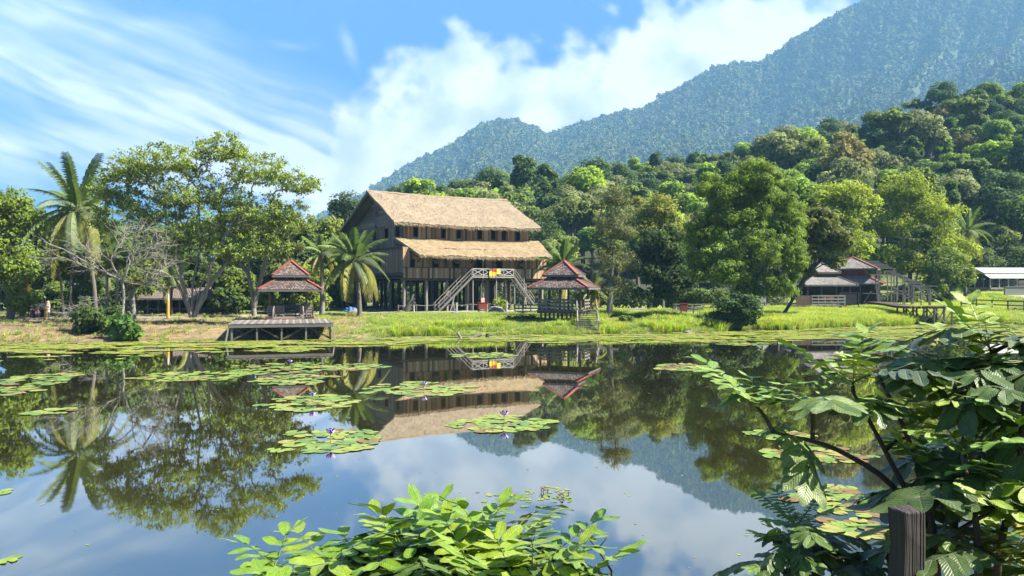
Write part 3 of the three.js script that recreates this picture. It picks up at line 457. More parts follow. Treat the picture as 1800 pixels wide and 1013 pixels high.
photoTree('lime_tree', 'brightest yellow green tree with the widest crown above the shade canopies', 'tree', 1600, 119, [[1585, 335, 46, 36, 34, 17], [1620, 375, 60, 38, 40, 18], [1570, 400, 46, 42, 28, 17], [1650, 425, 52, 36, 30, 18], [1600, 465, 60, 34, 28, 18], [1680, 450, 30, 34, 14, 16], [1660, 490, 40, 24, 14, 16]], { seed: 26, r0: .3, bark: M.bark, leaf: { n: 150, len: .42, wid: .2, col: [.24, .31, .026], shell: .45, up: .55, yellow: .6, droop: .3 }, tr: [[[1600, 540], [1600, 470], [1590, 390]], [[1600, 520], [1625, 450], [1650, 410]]] });
photoTree('leafy_tree', 'mid green tree hanging over the shade canopies by the white shelter', 'tree', 1668, 113, [[1655, 470, 44, 30, 26, 16], [1690, 490, 26, 26, 12, 14], [1640, 505, 30, 20, 10, 13]], { seed: 27, r0: .2, leaf: { n: 130, len: .38, wid: .2, col: [.12, .18, .026], shell: .4, up: .5, yellow: .9, droop: .4 }, tr: [[[1668, 545], [1670, 510], [1664, 480]]] });
photoTree('understorey_shrub', 'tall leafy shrub thicket at the foot of the tall coconut palm', 'shrub', 150, 74, [[125, 475, 40, 40, 26, 13], [185, 465, 40, 44, 26, 13], [150, 520, 60, 26, 20, 12], [245, 505, 40, 34, 16, 12]], { seed: 560, r0: .1, fork: .5, leaf: { n: 110, len: .36, wid: .18, col: [.09, .14, .025], shell: .4, up: .5, yellow: .8, droop: .3 } });
// bushes at the waterline
photoTree('waterside_bush', 'dark tangled bush hanging over the water on the left bank', 'bush', 175, 58.5, [[175, 560, 44, 24, 30, 15], [150, 575, 26, 20, 12, 12], [200, 585, 30, 14, 12, 11]], { seed: 28, r0: .1, fork: .5, leaf: { n: 130, len: .28, wid: .14, col: [.06, .1, .02], shell: .4, up: .5, yellow: .8 } });
photoTree('waterside_bush', 'glossy large leaved bright bush right of the dark tangled bush', 'bush', 225, 56.5, [[226, 580, 24, 18, 16, 10], [205, 565, 16, 14, 8, 9]], { seed: 29, r0: .06, fork: .4, leaf: { n: 60, len: .46, wid: .3, col: [.085, .17, .03], shell: .5, up: .6, tintVar: .5 } });
photoTree('waterside_bush', 'broad dark green bush at the foot of the willowy tree', 'bush', 1302, 70, [[1300, 545, 44, 24, 26, 14], [1302, 562, 26, 14, 12, 10], [1270, 555, 20, 14, 6, 10]], { seed: 30, r0: .08, fork: .5, leaf: { n: 120, len: .34, wid: .22, col: [.045, .085, .02], shell: .45, up: .5, yellow: .5 } });
photoTree('garden_shrub', 'bright lime shrub in front of the longhouse posts', 'shrub', 880, 92, [[880, 536, 14, 10, 12, 6]], { seed: 32, r0: .04, fork: .3, leaf: { n: 60, len: .3, wid: .14, col: lime, shell: .4, up: .6 } });
photoTree('garden_shrub', 'small round green shrub on the bank right of the stepped ramp', 'shrub', 1104, 72, [[1103, 562, 12, 9, 12, 6]], { seed: 33, r0: .04, fork: .3, leaf: { n: 70, len: .2, wid: .1, col: green, shell: .4, up: .6 } });
photoTree('garden_shrub', 'low bluish green shrub on the bank under the right pavilion', 'shrub', 905, 73, [[905, 568, 26, 9, 16, 7], [935, 562, 18, 9, 9, 7]], { seed: 34, r0: .04, fork: .2, leaf: { n: 70, len: .24, wid: .14, col: [.05, .1, .03], shell: .4, up: .6 } });
photoTree('garden_shrub', 'yellow tipped shrub left of the standing group of people', 'shrub', 40, 72, [[40, 545, 14, 12, 10, 7]], { seed: 35, r0: .04, fork: .3, leaf: { n: 70, len: .24, wid: .12, col: [.17, .17, .03], shell: .4, up: .6 } });

// ---- grass of the banks
{
  const R = mulberry(91), mb = new MB();
  for (let k = 0; k < 12; k++) {
    const a = R() * 6.28, l = .55 + .5 * R(), lean = .25 + .5 * R(), d = V(Math.cos(a), 0, Math.sin(a)), o = d.clone().multiplyScalar(R() * .12), s = V(-d.z, 0, d.x).multiplyScalar(.015), nv = V(-d.x * .35, .9, -d.z * .35).normalize();
    const m = o.clone().add(V(0, l * .6, 0)).addScaledVector(d, l * lean * .3), t = o.clone().add(V(0, l * .9, 0)).addScaledVector(d, l * lean);
    mb.col = [1, 1, 1].map((v) => v * (.75 + .5 * R()));
    const i = mb.v(o.clone().sub(s), nv, 0, 0); mb.v(o.clone().add(s), nv, 1, 0); mb.v(m.clone().add(s), nv, 1, .6); mb.v(m.clone().sub(s), nv, 0, .6); mb.v(t, nv, .5, 1);
    mb.i.push(i, i + 1, i + 2, i, i + 2, i + 3, i + 3, i + 2, i + 4);
  }
  const geo = mb.geo(), fields = { grass: [], tall: [], dry: [] };
  for (let k = 0; k < 110000; k++) {
    const px = -60 + R() * 1920, s0 = shoreAt(px), D = s0 - 1 + R() * 34, x = X(px, D), z = -D, h = H(x, z); if (h < .02) continue;
    const t = D - s0, nz = fbm(x * .14, z * .14, 3), patch = nz + .4 * fbm(x * .5, z * .5, 2);
    const w = px < 560 ? .12 + sstep(3, 0, t) * .3 : px < 690 ? .5 : 1;
    if (R() > w * sstep(-.5, .25, patch + (px > 690 ? .35 : 0))) continue;
    if (D > 84 && px < 1240 && px > 540) continue;
    const tall = (px > 1290 && px < 1770 ? sstep(1290, 1400, px) * (t < 22 ? 1 : .4) : px > 690 && px < 1010 ? .5 * sstep(7, 2, t) * sstep(-.15, .2, nz) : px >= 1010 && px < 1290 ? .45 * sstep(-.1, .2, nz) : 0);
    fields[tall > .3 && R() < tall + .15 ? 'tall' : px < 640 && R() < .7 ? 'dry' : 'grass'].push([x, h, z, R(), patch]);
  }
  const q = new THREE.Quaternion(), m4 = new THREE.Matrix4(), c = new THREE.Color();
  for (const [key, label, sh, col] of [['grass', 'short green grass on the banks', [.6, .34], [.215, .285, .025]], ['tall', 'tall bright yellow green reeds and grass along the waterline', [1.0, .72], [.245, .325, .018]], ['dry', 'sparse dry straw coloured grass on the left bank', [.5, .2], [.32, .26, .09]]]) {
    const L = fields[key], im = new THREE.InstancedMesh(geo, M.grass, L.length);
    L.forEach(([x, h, z, r, pa], k) => { q.setFromAxisAngle(V(0, 1, 0), r * 50); const s = .75 + .6 * ((r * 7.7) % 1) + .35 * pa; m4.compose(V(x, h - .02, z), q, V(sh[0] * s, sh[1] * s, sh[0] * s)); im.setMatrixAt(k, m4); const b = (.6 + .6 * ((r * 13.1) % 1)) * (1 + .35 * pa), y = (r * 5.3) % 1; im.setColorAt(k, c.setRGB(col[0] * b * lerp(.7, 1.2, y), col[1] * b, col[2] * b)); });
    im.name = key === 'grass' ? 'grass' : key === 'tall' ? 'reed_grass' : 'dry_grass'; im.receiveShadow = im.castShadow = true; scene.add(im); tag(im, label, 'grass', null, 'stuff');
  }
}

// ------------------------------------------------------------------ the longhouse
const unit = [0, 1, 2].map((k) => { const g = new THREE.BoxGeometry(1, 1, 1), u = g.attributes.uv; for (let i = 0; i < u.count; i++) u.setXY(i, u.getX(i) * .16 + k * .31, u.getY(i) * .5 + k * .17); return g; });
let unitAt = 0;
function slab(name, parent, m, x, y, z, sx, sy, sz, rz = 0, ry = 0) { const o = mesh(name, unit[unitAt++ % 3], m, parent); o.position.set(x, y, z); o.scale.set(sx, sy, sz); o.rotation.set(0, ry, rz); return o; }
// a thatched slope: corners top-left, top-right, bottom-right, bottom-left as seen from outside; thick, uneven, laid in courses
function thatchSlope(name, parent, m, tl, tr, br, bl, th, seed) {
  const NU = 80, NV = 36, mb = new MB(), n = V().crossVectors(bl.clone().sub(tl), tr.clone().sub(tl)).normalize(), Wd = tl.distanceTo(tr), Ld = tl.distanceTo(bl), idx = [[], []];
  for (const s of [0, 1]) for (let i = 0; i <= NU; i++) for (let j = 0; j <= NV; j++) {
    const u = i / NU, v = j / NV, p = tl.clone().lerp(tr, u).lerp(bl.clone().lerp(br, u), v);
    if (!s) p.addScaledVector(n, th + .03 * n2(u * Wd * .35 + seed, v * Ld * .35) + .035 * ((v * 9) % 1)); else p.addScaledVector(n, .01);
    p.y -= .16 * Math.sin(u * 3.14) + .09 * n2(u * Wd * .22 + seed * 7, v * 1.3 + seed); if (j === NV) p.y += .11 * n2(u * Wd * 1.6 + seed, 4);
    idx[s].push(mb.v(p, s ? n.clone().negate() : n, u * Wd, (1 - v) * Ld));
  }
  const K = (s, i, j) => idx[s][i * (NV + 1) + j];
  for (let i = 0; i < NU; i++) for (let j = 0; j < NV; j++) { mb.i.push(K(0, i, j), K(0, i, j + 1), K(0, i + 1, j + 1), K(0, i, j), K(0, i + 1, j + 1), K(0, i + 1, j)); mb.i.push(K(1, i, j), K(1, i + 1, j + 1), K(1, i, j + 1), K(1, i, j), K(1, i + 1, j), K(1, i + 1, j + 1)); }
  const P = (k) => V(mb.p[k * 3], mb.p[k * 3 + 1], mb.p[k * 3 + 2]), g0 = mb.geo(); g0.computeVertexNormals(); mb.n = [...g0.attributes.normal.array];
  for (let i = 0; i < NU; i++) { mb.quad(P(K(0, i, NV)), P(K(1, i, NV)), P(K(1, i + 1, NV)), P(K(0, i + 1, NV)), .3, th); mb.quad(P(K(0, i + 1, 0)), P(K(1, i + 1, 0)), P(K(1, i, 0)), P(K(0, i, 0)), .3, th); }
  for (let j = 0; j < NV; j++) { mb.quad(P(K(0, 0, j)), P(K(1, 0, j)), P(K(1, 0, j + 1)), P(K(0, 0, j + 1)), .3, th); mb.quad(P(K(0, NU, j + 1)), P(K(1, NU, j + 1)), P(K(1, NU, j)), P(K(0, NU, j)), .3, th); }
  mb.build(name, m, parent);
  // loose straw along the eave and standing off the slope
  const R = mulberry(seed), st = new MB();
  const blade = (p, d, l, w) => { const s = V(w, 0, 0), t = p.clone().addScaledVector(d, l); st.col = [1, 1, 1].map((v) => v * (.7 + .65 * R())); const nv = n.clone(); const i = st.v(p.clone().sub(s), nv, 0, 0); st.v(t, nv, 1, 0); st.v(p.clone().add(s), nv, 1, 1); st.i.push(i, i + 1, i + 2); };
  const down = bl.clone().sub(tl).normalize();
  for (let k = 0; k < Wd * 45; k++) { const u = R(), p = bl.clone().lerp(br, u).addScaledVector(n, th * R()).addScaledVector(down, -.1 * R()); p.y -= .16 * Math.sin(u * 3.14) + .05; blade(p, down.clone().add(V(0, -.6 * R(), 0)).add(rndDir(R).multiplyScalar(.35)).normalize(), .25 + .4 * R() * R(), .02); }
  for (let k = 0; k < Wd * Ld * 30; k++) { const u = R(), v = R(), p = tl.clone().lerp(tr, u).lerp(bl.clone().lerp(br, u), v).addScaledVector(n, th + .03); p.y -= .16 * Math.sin(u * 3.14) + .09 * n2(u * Wd * .22 + seed * 7, v * 1.3 + seed); blade(p, down.clone().addScaledVector(n, .12 + .15 * R()).add(rndDir(R).multiplyScalar(.22)).normalize(), .25 + .3 * R(), .02); }
  stuff(st.build('straw', M.straw, parent));
}
const HT = 32 * Math.PI / 180, house = thing('longhouse', 'tall wooden stilt longhouse with two golden thatched roofs behind the pond', 'longhouse', V(-12.95, 0, -94), HT);
{
  const R = mulberry(101), h = house, g0 = 0.75, pick = (a) => a[Math.floor(R() * a.length)];
  const toLocal = (px, py, Z) => { const c = Math.cos(HT), s = Math.sin(HT), q = (px - 900) / F; const Xl = (q * (94 - Z * c) + 12.95 - Z * s) / (c - q * s), D = 94 - Z * c + Xl * s; return [Xl, EYE + (HZ - py) / F * D]; };
  // posts and frame
  const pg = [0, 1, 2].map((k) => { const b = new MB(), pts = [], r = []; for (let i = 0; i <= 6; i++) { pts.push(V(.03 * n2(k * 9, i), i / 6, .03 * n2(k * 9 + 4, i))); r.push(.19 * (1.08 - .14 * i / 6 + .04 * n2(k, i * 2))); } b.tube(pts, r, 9); return b.geo(); });
  for (const Z of [2.6, -1.4, -5.4, -9.4, -13.4, -17.4]) for (let k = 0; k < 8; k++) {
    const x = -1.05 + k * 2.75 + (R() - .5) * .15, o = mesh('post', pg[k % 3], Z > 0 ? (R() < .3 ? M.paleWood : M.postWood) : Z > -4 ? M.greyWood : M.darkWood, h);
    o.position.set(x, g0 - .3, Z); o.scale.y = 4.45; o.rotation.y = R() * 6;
  }
  for (let k = 0; k < 9; k++) { const o = mesh('thin_pole', pg[k % 3], M.paleWood, h); o.position.set(6.9 + k * .95 + R() * .5, g0 - .3, [4.5, 1.2, 3.6][k % 3]); o.scale.set(.42, k % 3 === 1 ? 4.4 : 4.5, .42); }
  slab('floor_beam', h, M.brownWood, 8.6, 4.72, 2.72, 20.4, .26, .22); slab('floor_beam', h, M.darkWood, 8.6, 4.72, -9, 20.2, .26, .22);
  slab('floor', h, M.darkWood, 8.6, 4.93, -8, 20.2, .14, 21.6);
  for (let k = 0; k < 8; k++) slab('joist', h, M.darkWood, -1.05 + k * 2.75, 4.5, -7.4, .2, .16, 20.2);
  // planked walls round window openings; openings: [centre, width, sill, head]
  const wall = (x0, x1, yb, yt, Z, open, w, mats, side) => {
    for (let x = x0; x < x1 - .05;) {
      let e = Math.min(x1, x + w * (.75 + .5 * R())); if (x1 - e < .1) e = x1;
      for (const [c, ow] of open) { if (x < c - ow / 2 - .02 && e > c - ow / 2) e = c - ow / 2; if (x < c + ow / 2 - .02 && e > c + ow / 2) e = c + ow / 2; }
      const mid = (x + e) / 2, o = open.find(([c, ow]) => Math.abs(mid - c) < ow / 2), m = pick(mats), dz = (R() - .5) * .035;
      for (const [a, b] of o ? [[yb, o[2]], [o[3], yt]] : [[yb + (R() - .5) * .06, yt]]) if (b - a > .04) side ? slab('gable_plank', h, m, side + dz, (a + b) / 2, -mid, .06, b - a, e - x - .018) : slab('plank', h, m, mid, (a + b) / 2, Z + dz, e - x - .026, b - a, .06);
      x = e;
    }
  };
  const upW = [730.4, 779, 806, 843, 866.5, 885.5, 910].map((px) => [toLocal(px, 408, 0)[0], .68, 9.86, 10.98]);
  wall(0, 17.9, 9.55, 11.6, 0, upW, .26, M.planks);
  for (const [c, w, a, b] of upW) { const f = new MB(); for (const s of [-1, 1]) f.beam(V(c + s * (w / 2 - .03), a, .035), V(c + s * (w / 2 - .03), b, .035), .07, .09, V(0, 0, 1)); f.beam(V(c - w / 2, b + .03, .05), V(c + w / 2, b + .03, .05), .08, .08); f.beam(V(c - w / 2, a - .03, .05), V(c + w / 2, a - .03, .05), .1, .08); f.build('window_frame', M.brownWood, h); }
  const loW = [[724.5, .6, 6.1, 7.0], [765, .85, 6.1, 7.05], [801.5, .85, 6.1, 7.05], [842, .8, 6.05, 7.4], [877, .8, 6.05, 7.05], [915, .8, 6.1, 6.8]].map(([px, ...o]) => [toLocal(px, 466, 3)[0], ...o]);
  wall(-1.4, 18.6, 6.08, 8.45, 3, loW, .27, M.planks);
  wall(-1.4, 18.6, 4.86, 6.06, 3.07, [[9.6, 1.2, 4.86, 6.06]], .25, M.planks);
  slab('rail_plank', h, M.brownWood, 8.6, 6.1, 3.13, 20, .07, .12);
  loW.forEach(([c, w, a, b], k) => {
    const f = new MB(); for (const s of [-1, 1]) f.beam(V(c + s * (w / 2), a, 3.06), V(c + s * (w / 2), b, 3.06), .08, .1, V(0, 0, 1)); f.beam(V(c - w / 2, b + .04, 3.07), V(c + w / 2, b + .04, 3.07), .08, .1); f.build('window_frame', M.brownWood, h);
    if (k === 1 || k === 2 || k === 5) { const s = new MB(); s.beam(V(c, b, 3.12), V(c + .05, b - .42, 3.62), w, .04, V(0, .7, .7)); s.build('shutter', M.paleWood, h); const p = new MB(); p.beam(V(c + w * .3, a + .05, 3.1), V(c + w * .32, b - .4, 3.58), .03, .03); p.build('shutter_prop', M.greyWood, h); }
  });
  // inside is a dark room, not a void: partition and loft floor
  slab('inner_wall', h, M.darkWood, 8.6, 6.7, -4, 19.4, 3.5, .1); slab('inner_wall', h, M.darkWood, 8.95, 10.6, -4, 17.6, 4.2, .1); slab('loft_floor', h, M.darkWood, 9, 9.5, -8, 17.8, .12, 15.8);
  // gable ends (left one in view): lower planks, open band, clapboards up to the ridge
  wall(-3, 19, 5.5, 8.3, 0, [[4, 1, 6.4, 7.4], [11, 1, 6.4, 7.4]], .42, M.gable, -1.4);
  slab('gable_beam', h, M.darkWood, -1.43, 5.3, -8, .24, .36, 22); slab('gable_beam', h, M.darkWood, -1.43, 8.4, -8, .2, .24, 22);
  wall(0, 16, 8.6, 11.35, 0, [[1.6, 1.2, 9.8, 11.1], [5, 1.2, 9.8, 11.1], [9, 1.2, 9.8, 11.1]], .5, M.gable, -.02);
  const ry = (z) => 15.75 - Math.abs(z + 8) * .484 - .25;
  for (let y = 11.4, k = 0; y < 15.2; y += .34, k++) { const half = Math.max(.1, (15.5 - y - .34) / .484); for (const [a, b] of half > 4 ? [[-half, -half * .1 + R()], [-half * .1 + R(), half]] : [[-half, half]]) { const w = b - a - .02; if (w > .1) { const o = slab('clapboard', h, pick(M.gable), -.05, y + .17, -8 + (a + b) / 2 - .01, .05, .36, w); o.rotation.z = .06; } } }
  for (let k = 0; k < 4; k++) slab('gable_stud', h, M.darkWood, .12, 11.2, -2 - k * 4, .14, 4.2 - Math.abs(k - 1.5), .14);
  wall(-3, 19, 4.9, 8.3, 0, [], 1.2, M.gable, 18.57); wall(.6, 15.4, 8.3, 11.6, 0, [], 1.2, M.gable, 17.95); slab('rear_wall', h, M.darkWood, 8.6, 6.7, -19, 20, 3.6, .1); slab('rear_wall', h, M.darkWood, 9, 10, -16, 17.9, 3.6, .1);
  // roofs
  thatchSlope('thatch', h, M.thatch, V(-1.4, 15.7, -8), V(19.35, 15.7, -8), V(18.95, 11.22, 1.25), V(-1.75, 11.22, 1.25), .26, 3);
  thatchSlope('thatch', h, M.thatch, V(19.35, 15.7, -8), V(-1.4, 15.7, -8), V(-1.75, 11.22, -17.25), V(18.95, 11.22, -17.25), .26, 4);
  thatchSlope('lower_thatch', h, M.thatchGold, V(-1.3, 9.5, -.05), V(19.35, 9.62, -.05), V(18.15, 7.4, 5), V(-.3, 7.34, 5), .24, 5);
  thatchSlope('lower_thatch', h, M.thatchGold, V(19.35, 9.5, -16), V(-1.3, 9.5, -16), V(-.3, 7.4, -20.5), V(18.15, 7.4, -20.5), .24, 6);
  { const b = new MB(); b.tube([...Array(24)].map((_, i) => V(-1.5 + i * .91, 15.95 + .04 * n2(i, 3) - .16 * Math.sin(i / 23 * 3.14), -8)), .2, 8); b.build('ridge_roll', M.thatch, h); }
  for (const s of [[-1.45, 1.2], [-1.45, -17.2]]) { const b = new MB(); b.beam(V(s[0], 11.2, s[1]), V(s[0] + .25, 15.6, -8), .16, .22); b.build('barge_board', M.darkWood, h); }
  for (let k = 0; k < 9; k++) { const b = new MB(); b.beam(V(-.9 + k * 2.4, 8.9, 0), V(-.4 + k * 2.3, 7.3, 4.7), .1, .1); b.build('rafter', M.darkWood, h); }
  for (let k = 0; k < 6; k++) { const b = new MB(); b.beam(V(.4 + k * 3.5, 6.7, 3.1), V(.4 + k * 3.5, 7.4, 4.6), .1, .1); b.build('bracket', M.darkWood, h); }
  // balcony with crossed rails
  slab('balcony_floor', h, M.paleWood, 9.65, 5.0, 3.95, 5.9, .14, 1.7);
  { const b = new MB(); b.beam(V(6.75, 5.98, 4.75), V(12.55, 5.98, 4.75), .09, .09).beam(V(6.75, 5.22, 4.75), V(12.55, 5.22, 4.75), .07, .07); b.build('balcony_rail', M.white, h);
    for (let k = 0; k < 4; k++) { const x = 6.8 + k * 1.44, c = new MB(); c.beam(V(x, 5.25, 4.75), V(x + 1.4, 5.94, 4.77), .06, .07).beam(V(x, 5.94, 4.73), V(x + 1.4, 5.25, 4.71), .06, .07); c.build('cross_brace', M.white, h); }
    for (let k = 0; k < 5; k++) slab('balcony_post', h, M.paleWood, 6.8 + k * 1.43, 5.45, 4.75, .11, 1.15, .11); }
  // flights of steps
  const flight = (x0, y0, x1, y1, z) => {
    for (const s of [-.55, .55]) { const b = new MB(); b.beam(V(x0, y0, z + s), V(x1, y1, z + s), .08, .25); b.build('stringer', M.greyWood, h); const r = new MB(); r.beam(V(x0, y0 + 1, z + s), V(x1, y1 + 1, z + s), .055, .06).beam(V(x0, y0 + .55, z + s), V(x1, y1 + .55, z + s), .045, .05); r.build('handrail', M.postWood, h); for (let k = 0; k < 4; k++) slab('baluster', h, M.greyWood, lerp(x0, x1, k / 3.2 + .03), lerp(y0, y1, k / 3.2 + .03) + .5, z + s, .07, 1, .07); }
    for (let k = 1; k < 16; k++) slab('tread', h, M.greyWood, lerp(x0, x1, k / 16), lerp(y0, y1, k / 16), z, .28, .05, 1.04);
    const b = new MB(); b.beam(V(lerp(x0, x1, .52), lerp(y0, y1, .52) - .2, z + .4), V(lerp(x0, x1, .66), .85, z + .5), .1, .1).beam(V(lerp(x0, x1, .5), lerp(y0, y1, .5) - .2, z - .4), V(lerp(x0, x1, .4), .85, z - .4), .1, .1); b.build('stair_prop', M.paleWood, h);
  };
  flight(6.75, 5.05, 2.2, .9, 4.25); flight(12.6, 5.05, 15.6, 1.5, 4.25);
}
const HL = (x, y, z) => V(x, y, z).applyAxisAngle(V(0, 1, 0), HT).add(house.position);
{ // cloth banner hung on the balcony, in yellow and red
  const fl = thing('cloth_banner', 'yellow and red cloth banner hung over the balcony rail', 'banner', HL(9.9, 5.1, 4.86), HT);
  const pc = (name, x0, y0, x1, y1, m) => { const g = new THREE.BoxGeometry(x1 - x0, y1 - y0, .025, 10, 4, 1), p = g.attributes.position; for (let i = 0; i < p.count; i++) p.setZ(i, p.getZ(i) + .05 * Math.sin(p.getX(i) * 7 + x0 * 3) * (1 - p.getY(i))); g.computeVertexNormals(); const o = mesh(name, g, m, fl); o.position.set((x0 + x1) / 2, (y0 + y1) / 2, 0); };
  const Y = mat(.45, .34, .02, { roughness: .9 }), Rd = mat(.34, .03, .02, { roughness: .9 });
  pc('cloth', -.9, 0, -.42, .62, Y); pc('cloth', -.9, .63, -.3, .92, mat(.10, .07, .05)); pc('cloth', -.41, 0, .1, .5, Y); pc('cloth', -.4, .52, .15, .9, Rd); pc('cloth', .17, .25, .62, .92, mat(.55, .55, .08));
}
{ // things under and before the house
  const b = thing('waste_bin', 'red orange square bin standing before the longhouse posts', 'bin', ground(848, 88), .2);
  const s = new MB(); for (const [x, z, w, d] of [[0, .42, .95, .05], [0, -.42, .95, .05], [.45, 0, .05, .79], [-.45, 0, .05, .79]]) s.box(x, .78, z, w, .75, d); s.build('body', M.redBin, b); const l = new MB(); for (const x of [-.4, .4]) for (const z of [-.36, .36]) l.box(x, .2, z, .09, .42, .09); l.build('legs', M.brownWood, b); slab('rim', b, M.redBin, 0, 1.17, .44, 1.0, .06, .08); slab('floor', b, M.brownWood, 0, .43, 0, .84, .05, .78);
  const pr = [[802, 87, 1.15, .13, 'short pale stump post at the foot of the left flight of steps'], [890, 90, 1.2, .12, 'short pale post right of the bright lime shrub'], [727, 86, 1.0, .1, 'pale bollard post beside the carved wooden figure']];
  for (const [px, D, hh, r, label] of pr) { const o = thing('short_post', label, 'post', ground(px, D)); const m = new MB(); m.tube([V(0, -.2, 0), V(.02, hh * .5, 0), V(0, hh, 0)], [r * 1.1, r, r * .95], 8); m.build('shaft', M.white, o); const c = new MB(); c.tube([V(0, hh, 0), V(0, hh + .04, 0)], [r * 1.1, r * .8], 8); c.build('cap', M.paleWood, o); }
  // driftwood carving and stones
  const cv = thing('carved_log', 'grey gnarled carved log leaning before the left longhouse posts', 'log', ground(719, 86)), cm = new MB();
  cm.tube([V(-.5, 0, 0), V(-.2, .5, .1), V(.05, 1.1, 0), V(.3, 1.6, .05), V(.42, 2.1, 0)], [.34, .36, .3, .2, .07], 8); cm.tube([V(.05, 1.1, 0), V(.25, 1.15, .2), V(.5, 1.5, .25)], [.14, .11, .05], 6); cm.tube([V(-.1, .3, 0), V(.4, .6, -.1), V(.62, 1.2, 0)], [.2, .16, .1], 7); cm.build('wood', M.greyWood, cv);
  const R = mulberry(140);
  const rocks = [[623, 83, .55, 'low grey boulder at the foot of the leaning palm'], [704, 82, .45, 'small dark boulder before the carved log'], [797, 80, .42, 'grey stone on the grass under the left steps'], [765, 82, .3, 'small stone left of the grey stone under the steps'], [872, 86, .75, 'large grey boulder beside the bright lime shrub'], [850, 91, .5, 'round brown stone before the middle posts'], [833, 66, .3, 'dark stone on the muddy patch above the driftwood'], [1108, 78, .4, 'pale stone on the bank by the feathery tree'], [1210, 66, .4, 'flat grey rock at the waterline below the rubble heap']];
  for (const [px, D, s, label] of rocks) { const g = new THREE.IcosahedronGeometry(1, 3), p = g.attributes.position; for (let i = 0; i < p.count; i++) { const v = V(p.getX(i), p.getY(i), p.getZ(i)), k = 1 + .22 * n3(v.x * 1.3 + px, v.y * 1.3, v.z * 1.3) + .08 * n3(v.x * 4 + px, v.y * 4, v.z * 4); v.multiplyScalar(k); p.setXYZ(i, v.x * s * 1.25, v.y * s * .75, v.z * s); } g.computeVertexNormals(); const o = mesh('boulder', g, px === 704 || px === 833 ? M.stoneDark : M.stone); o.position.copy(ground(px, D)).add(V(0, s * .25, 0)); tag(o, label, 'boulder'); }
  { const pts = [[-120, 71], [140, 72], [335, 75], [455, 79], [560, 85], [700, 86.5], [850, 91], [960, 97], [1100, 100], [1260, 100]].map(([px, D]) => ground(px, D)), cvp = new THREE.CatmullRomCurve3(pts).getPoints(160), mb = new MB();
    for (let i = 0; i < 160; i++) { const a = cvp[i], b2 = cvp[i + 1], d = b2.clone().sub(a).setY(0).normalize(), s = V(-d.z, 0, d.x).multiplyScalar(.8), y = (p) => H(p.x, p.z) + .13; const A = a.clone().sub(s).setY(y(a)), B = b2.clone().sub(s).setY(y(b2)), C = b2.clone().add(s).setY(y(b2)), E = a.clone().add(s).setY(y(a)); mb.quad(E, C, B, A, .5, 1.6, i * .5); const dn = (p) => p.clone().setY(p.y - .4); mb.quad(dn(E), dn(C), C, E, .5, .4); mb.quad(A, B, dn(B), dn(A), .5, .4); }
    structure(mb.build('path', M.concrete), 'pale concrete path along the bank before the longhouse'); }
  // low rope fence along the path
  const rf = thing('rope_fence', 'low fence of grey posts and rope under the longhouse front', 'fence', ground(700, 89)), ro = new MB(), o0 = rf.position; let prev = null;
  for (let k = 0; k < 9; k++) { const p = ground(700 + k * 32, 89 + k * 1.3).sub(o0); slab('fence_post', rf, M.postWood, p.x, p.y + .4, p.z, .1, 1, .1); const t = p.clone().add(V(0, .8, 0)); if (prev) ro.tube([prev, prev.clone().lerp(t, .5).add(V(0, -.1, 0)), t], .025, 5, false); prev = t; } ro.build('rope', M.paleWood, rf);
  // seats and a table in the shade below the house
  const bench = (px, D, label) => { const o = thing('wooden_bench', label, 'bench', ground(px, D), HT); slab('seat', o, M.redPaint, 0, .46, 0, 1.3, .06, .42); slab('backrest', o, M.redPaint, 0, .8, -.22, 1.3, .32, .05); for (const s of [-.55, .55]) for (const z of [-.18, .18]) slab('leg', o, M.brownWood, s, .22, z, .07, .46, .07); };
  bench(852, 98, 'red wooden bench in the shade under the longhouse balcony'); bench(838, 101, 'dark red bench further back among the stilts under the balcony');
  const ch = thing('pink_chair', 'pink high backed chair under the balcony between the posts', 'chair', ground(851.5, 95), HT + .3), PK = mat(.55, .25, .22, { map: T.blotch });
  slab('seat', ch, PK, 0, .5, 0, .62, .08, .6); slab('backrest', ch, PK, 0, 1.05, -.28, .62, 1.0, .07); for (const s of [-1, 1]) { slab('armrest', ch, PK, s * .3, .74, 0, .07, .06, .56); for (const z of [-.24, .24]) slab('leg', ch, M.redPaint, s * .26, .24, z, .07, .5, .07); }
  const tp = thing('blue_tarpaulin', 'crumpled blue tarpaulin at the foot of the leaning palm', 'tarpaulin', ground(618, 92)), tg = new THREE.SphereGeometry(1, 28, 14, 0, 6.2832, 0, 1.6), pp = tg.attributes.position; for (let i = 0; i < pp.count; i++) { const k = 1 + .25 * n3(pp.getX(i) * 2.5, pp.getY(i) * 2.5, pp.getZ(i) * 2.5); pp.setXYZ(i, pp.getX(i) * .9 * k, pp.getY(i) * .55 * k, pp.getZ(i) * .6 * k); } tg.computeVertexNormals(); mesh('cloth', tg, mat(.03, .12, .33, { roughness: .5 }), tp);
}

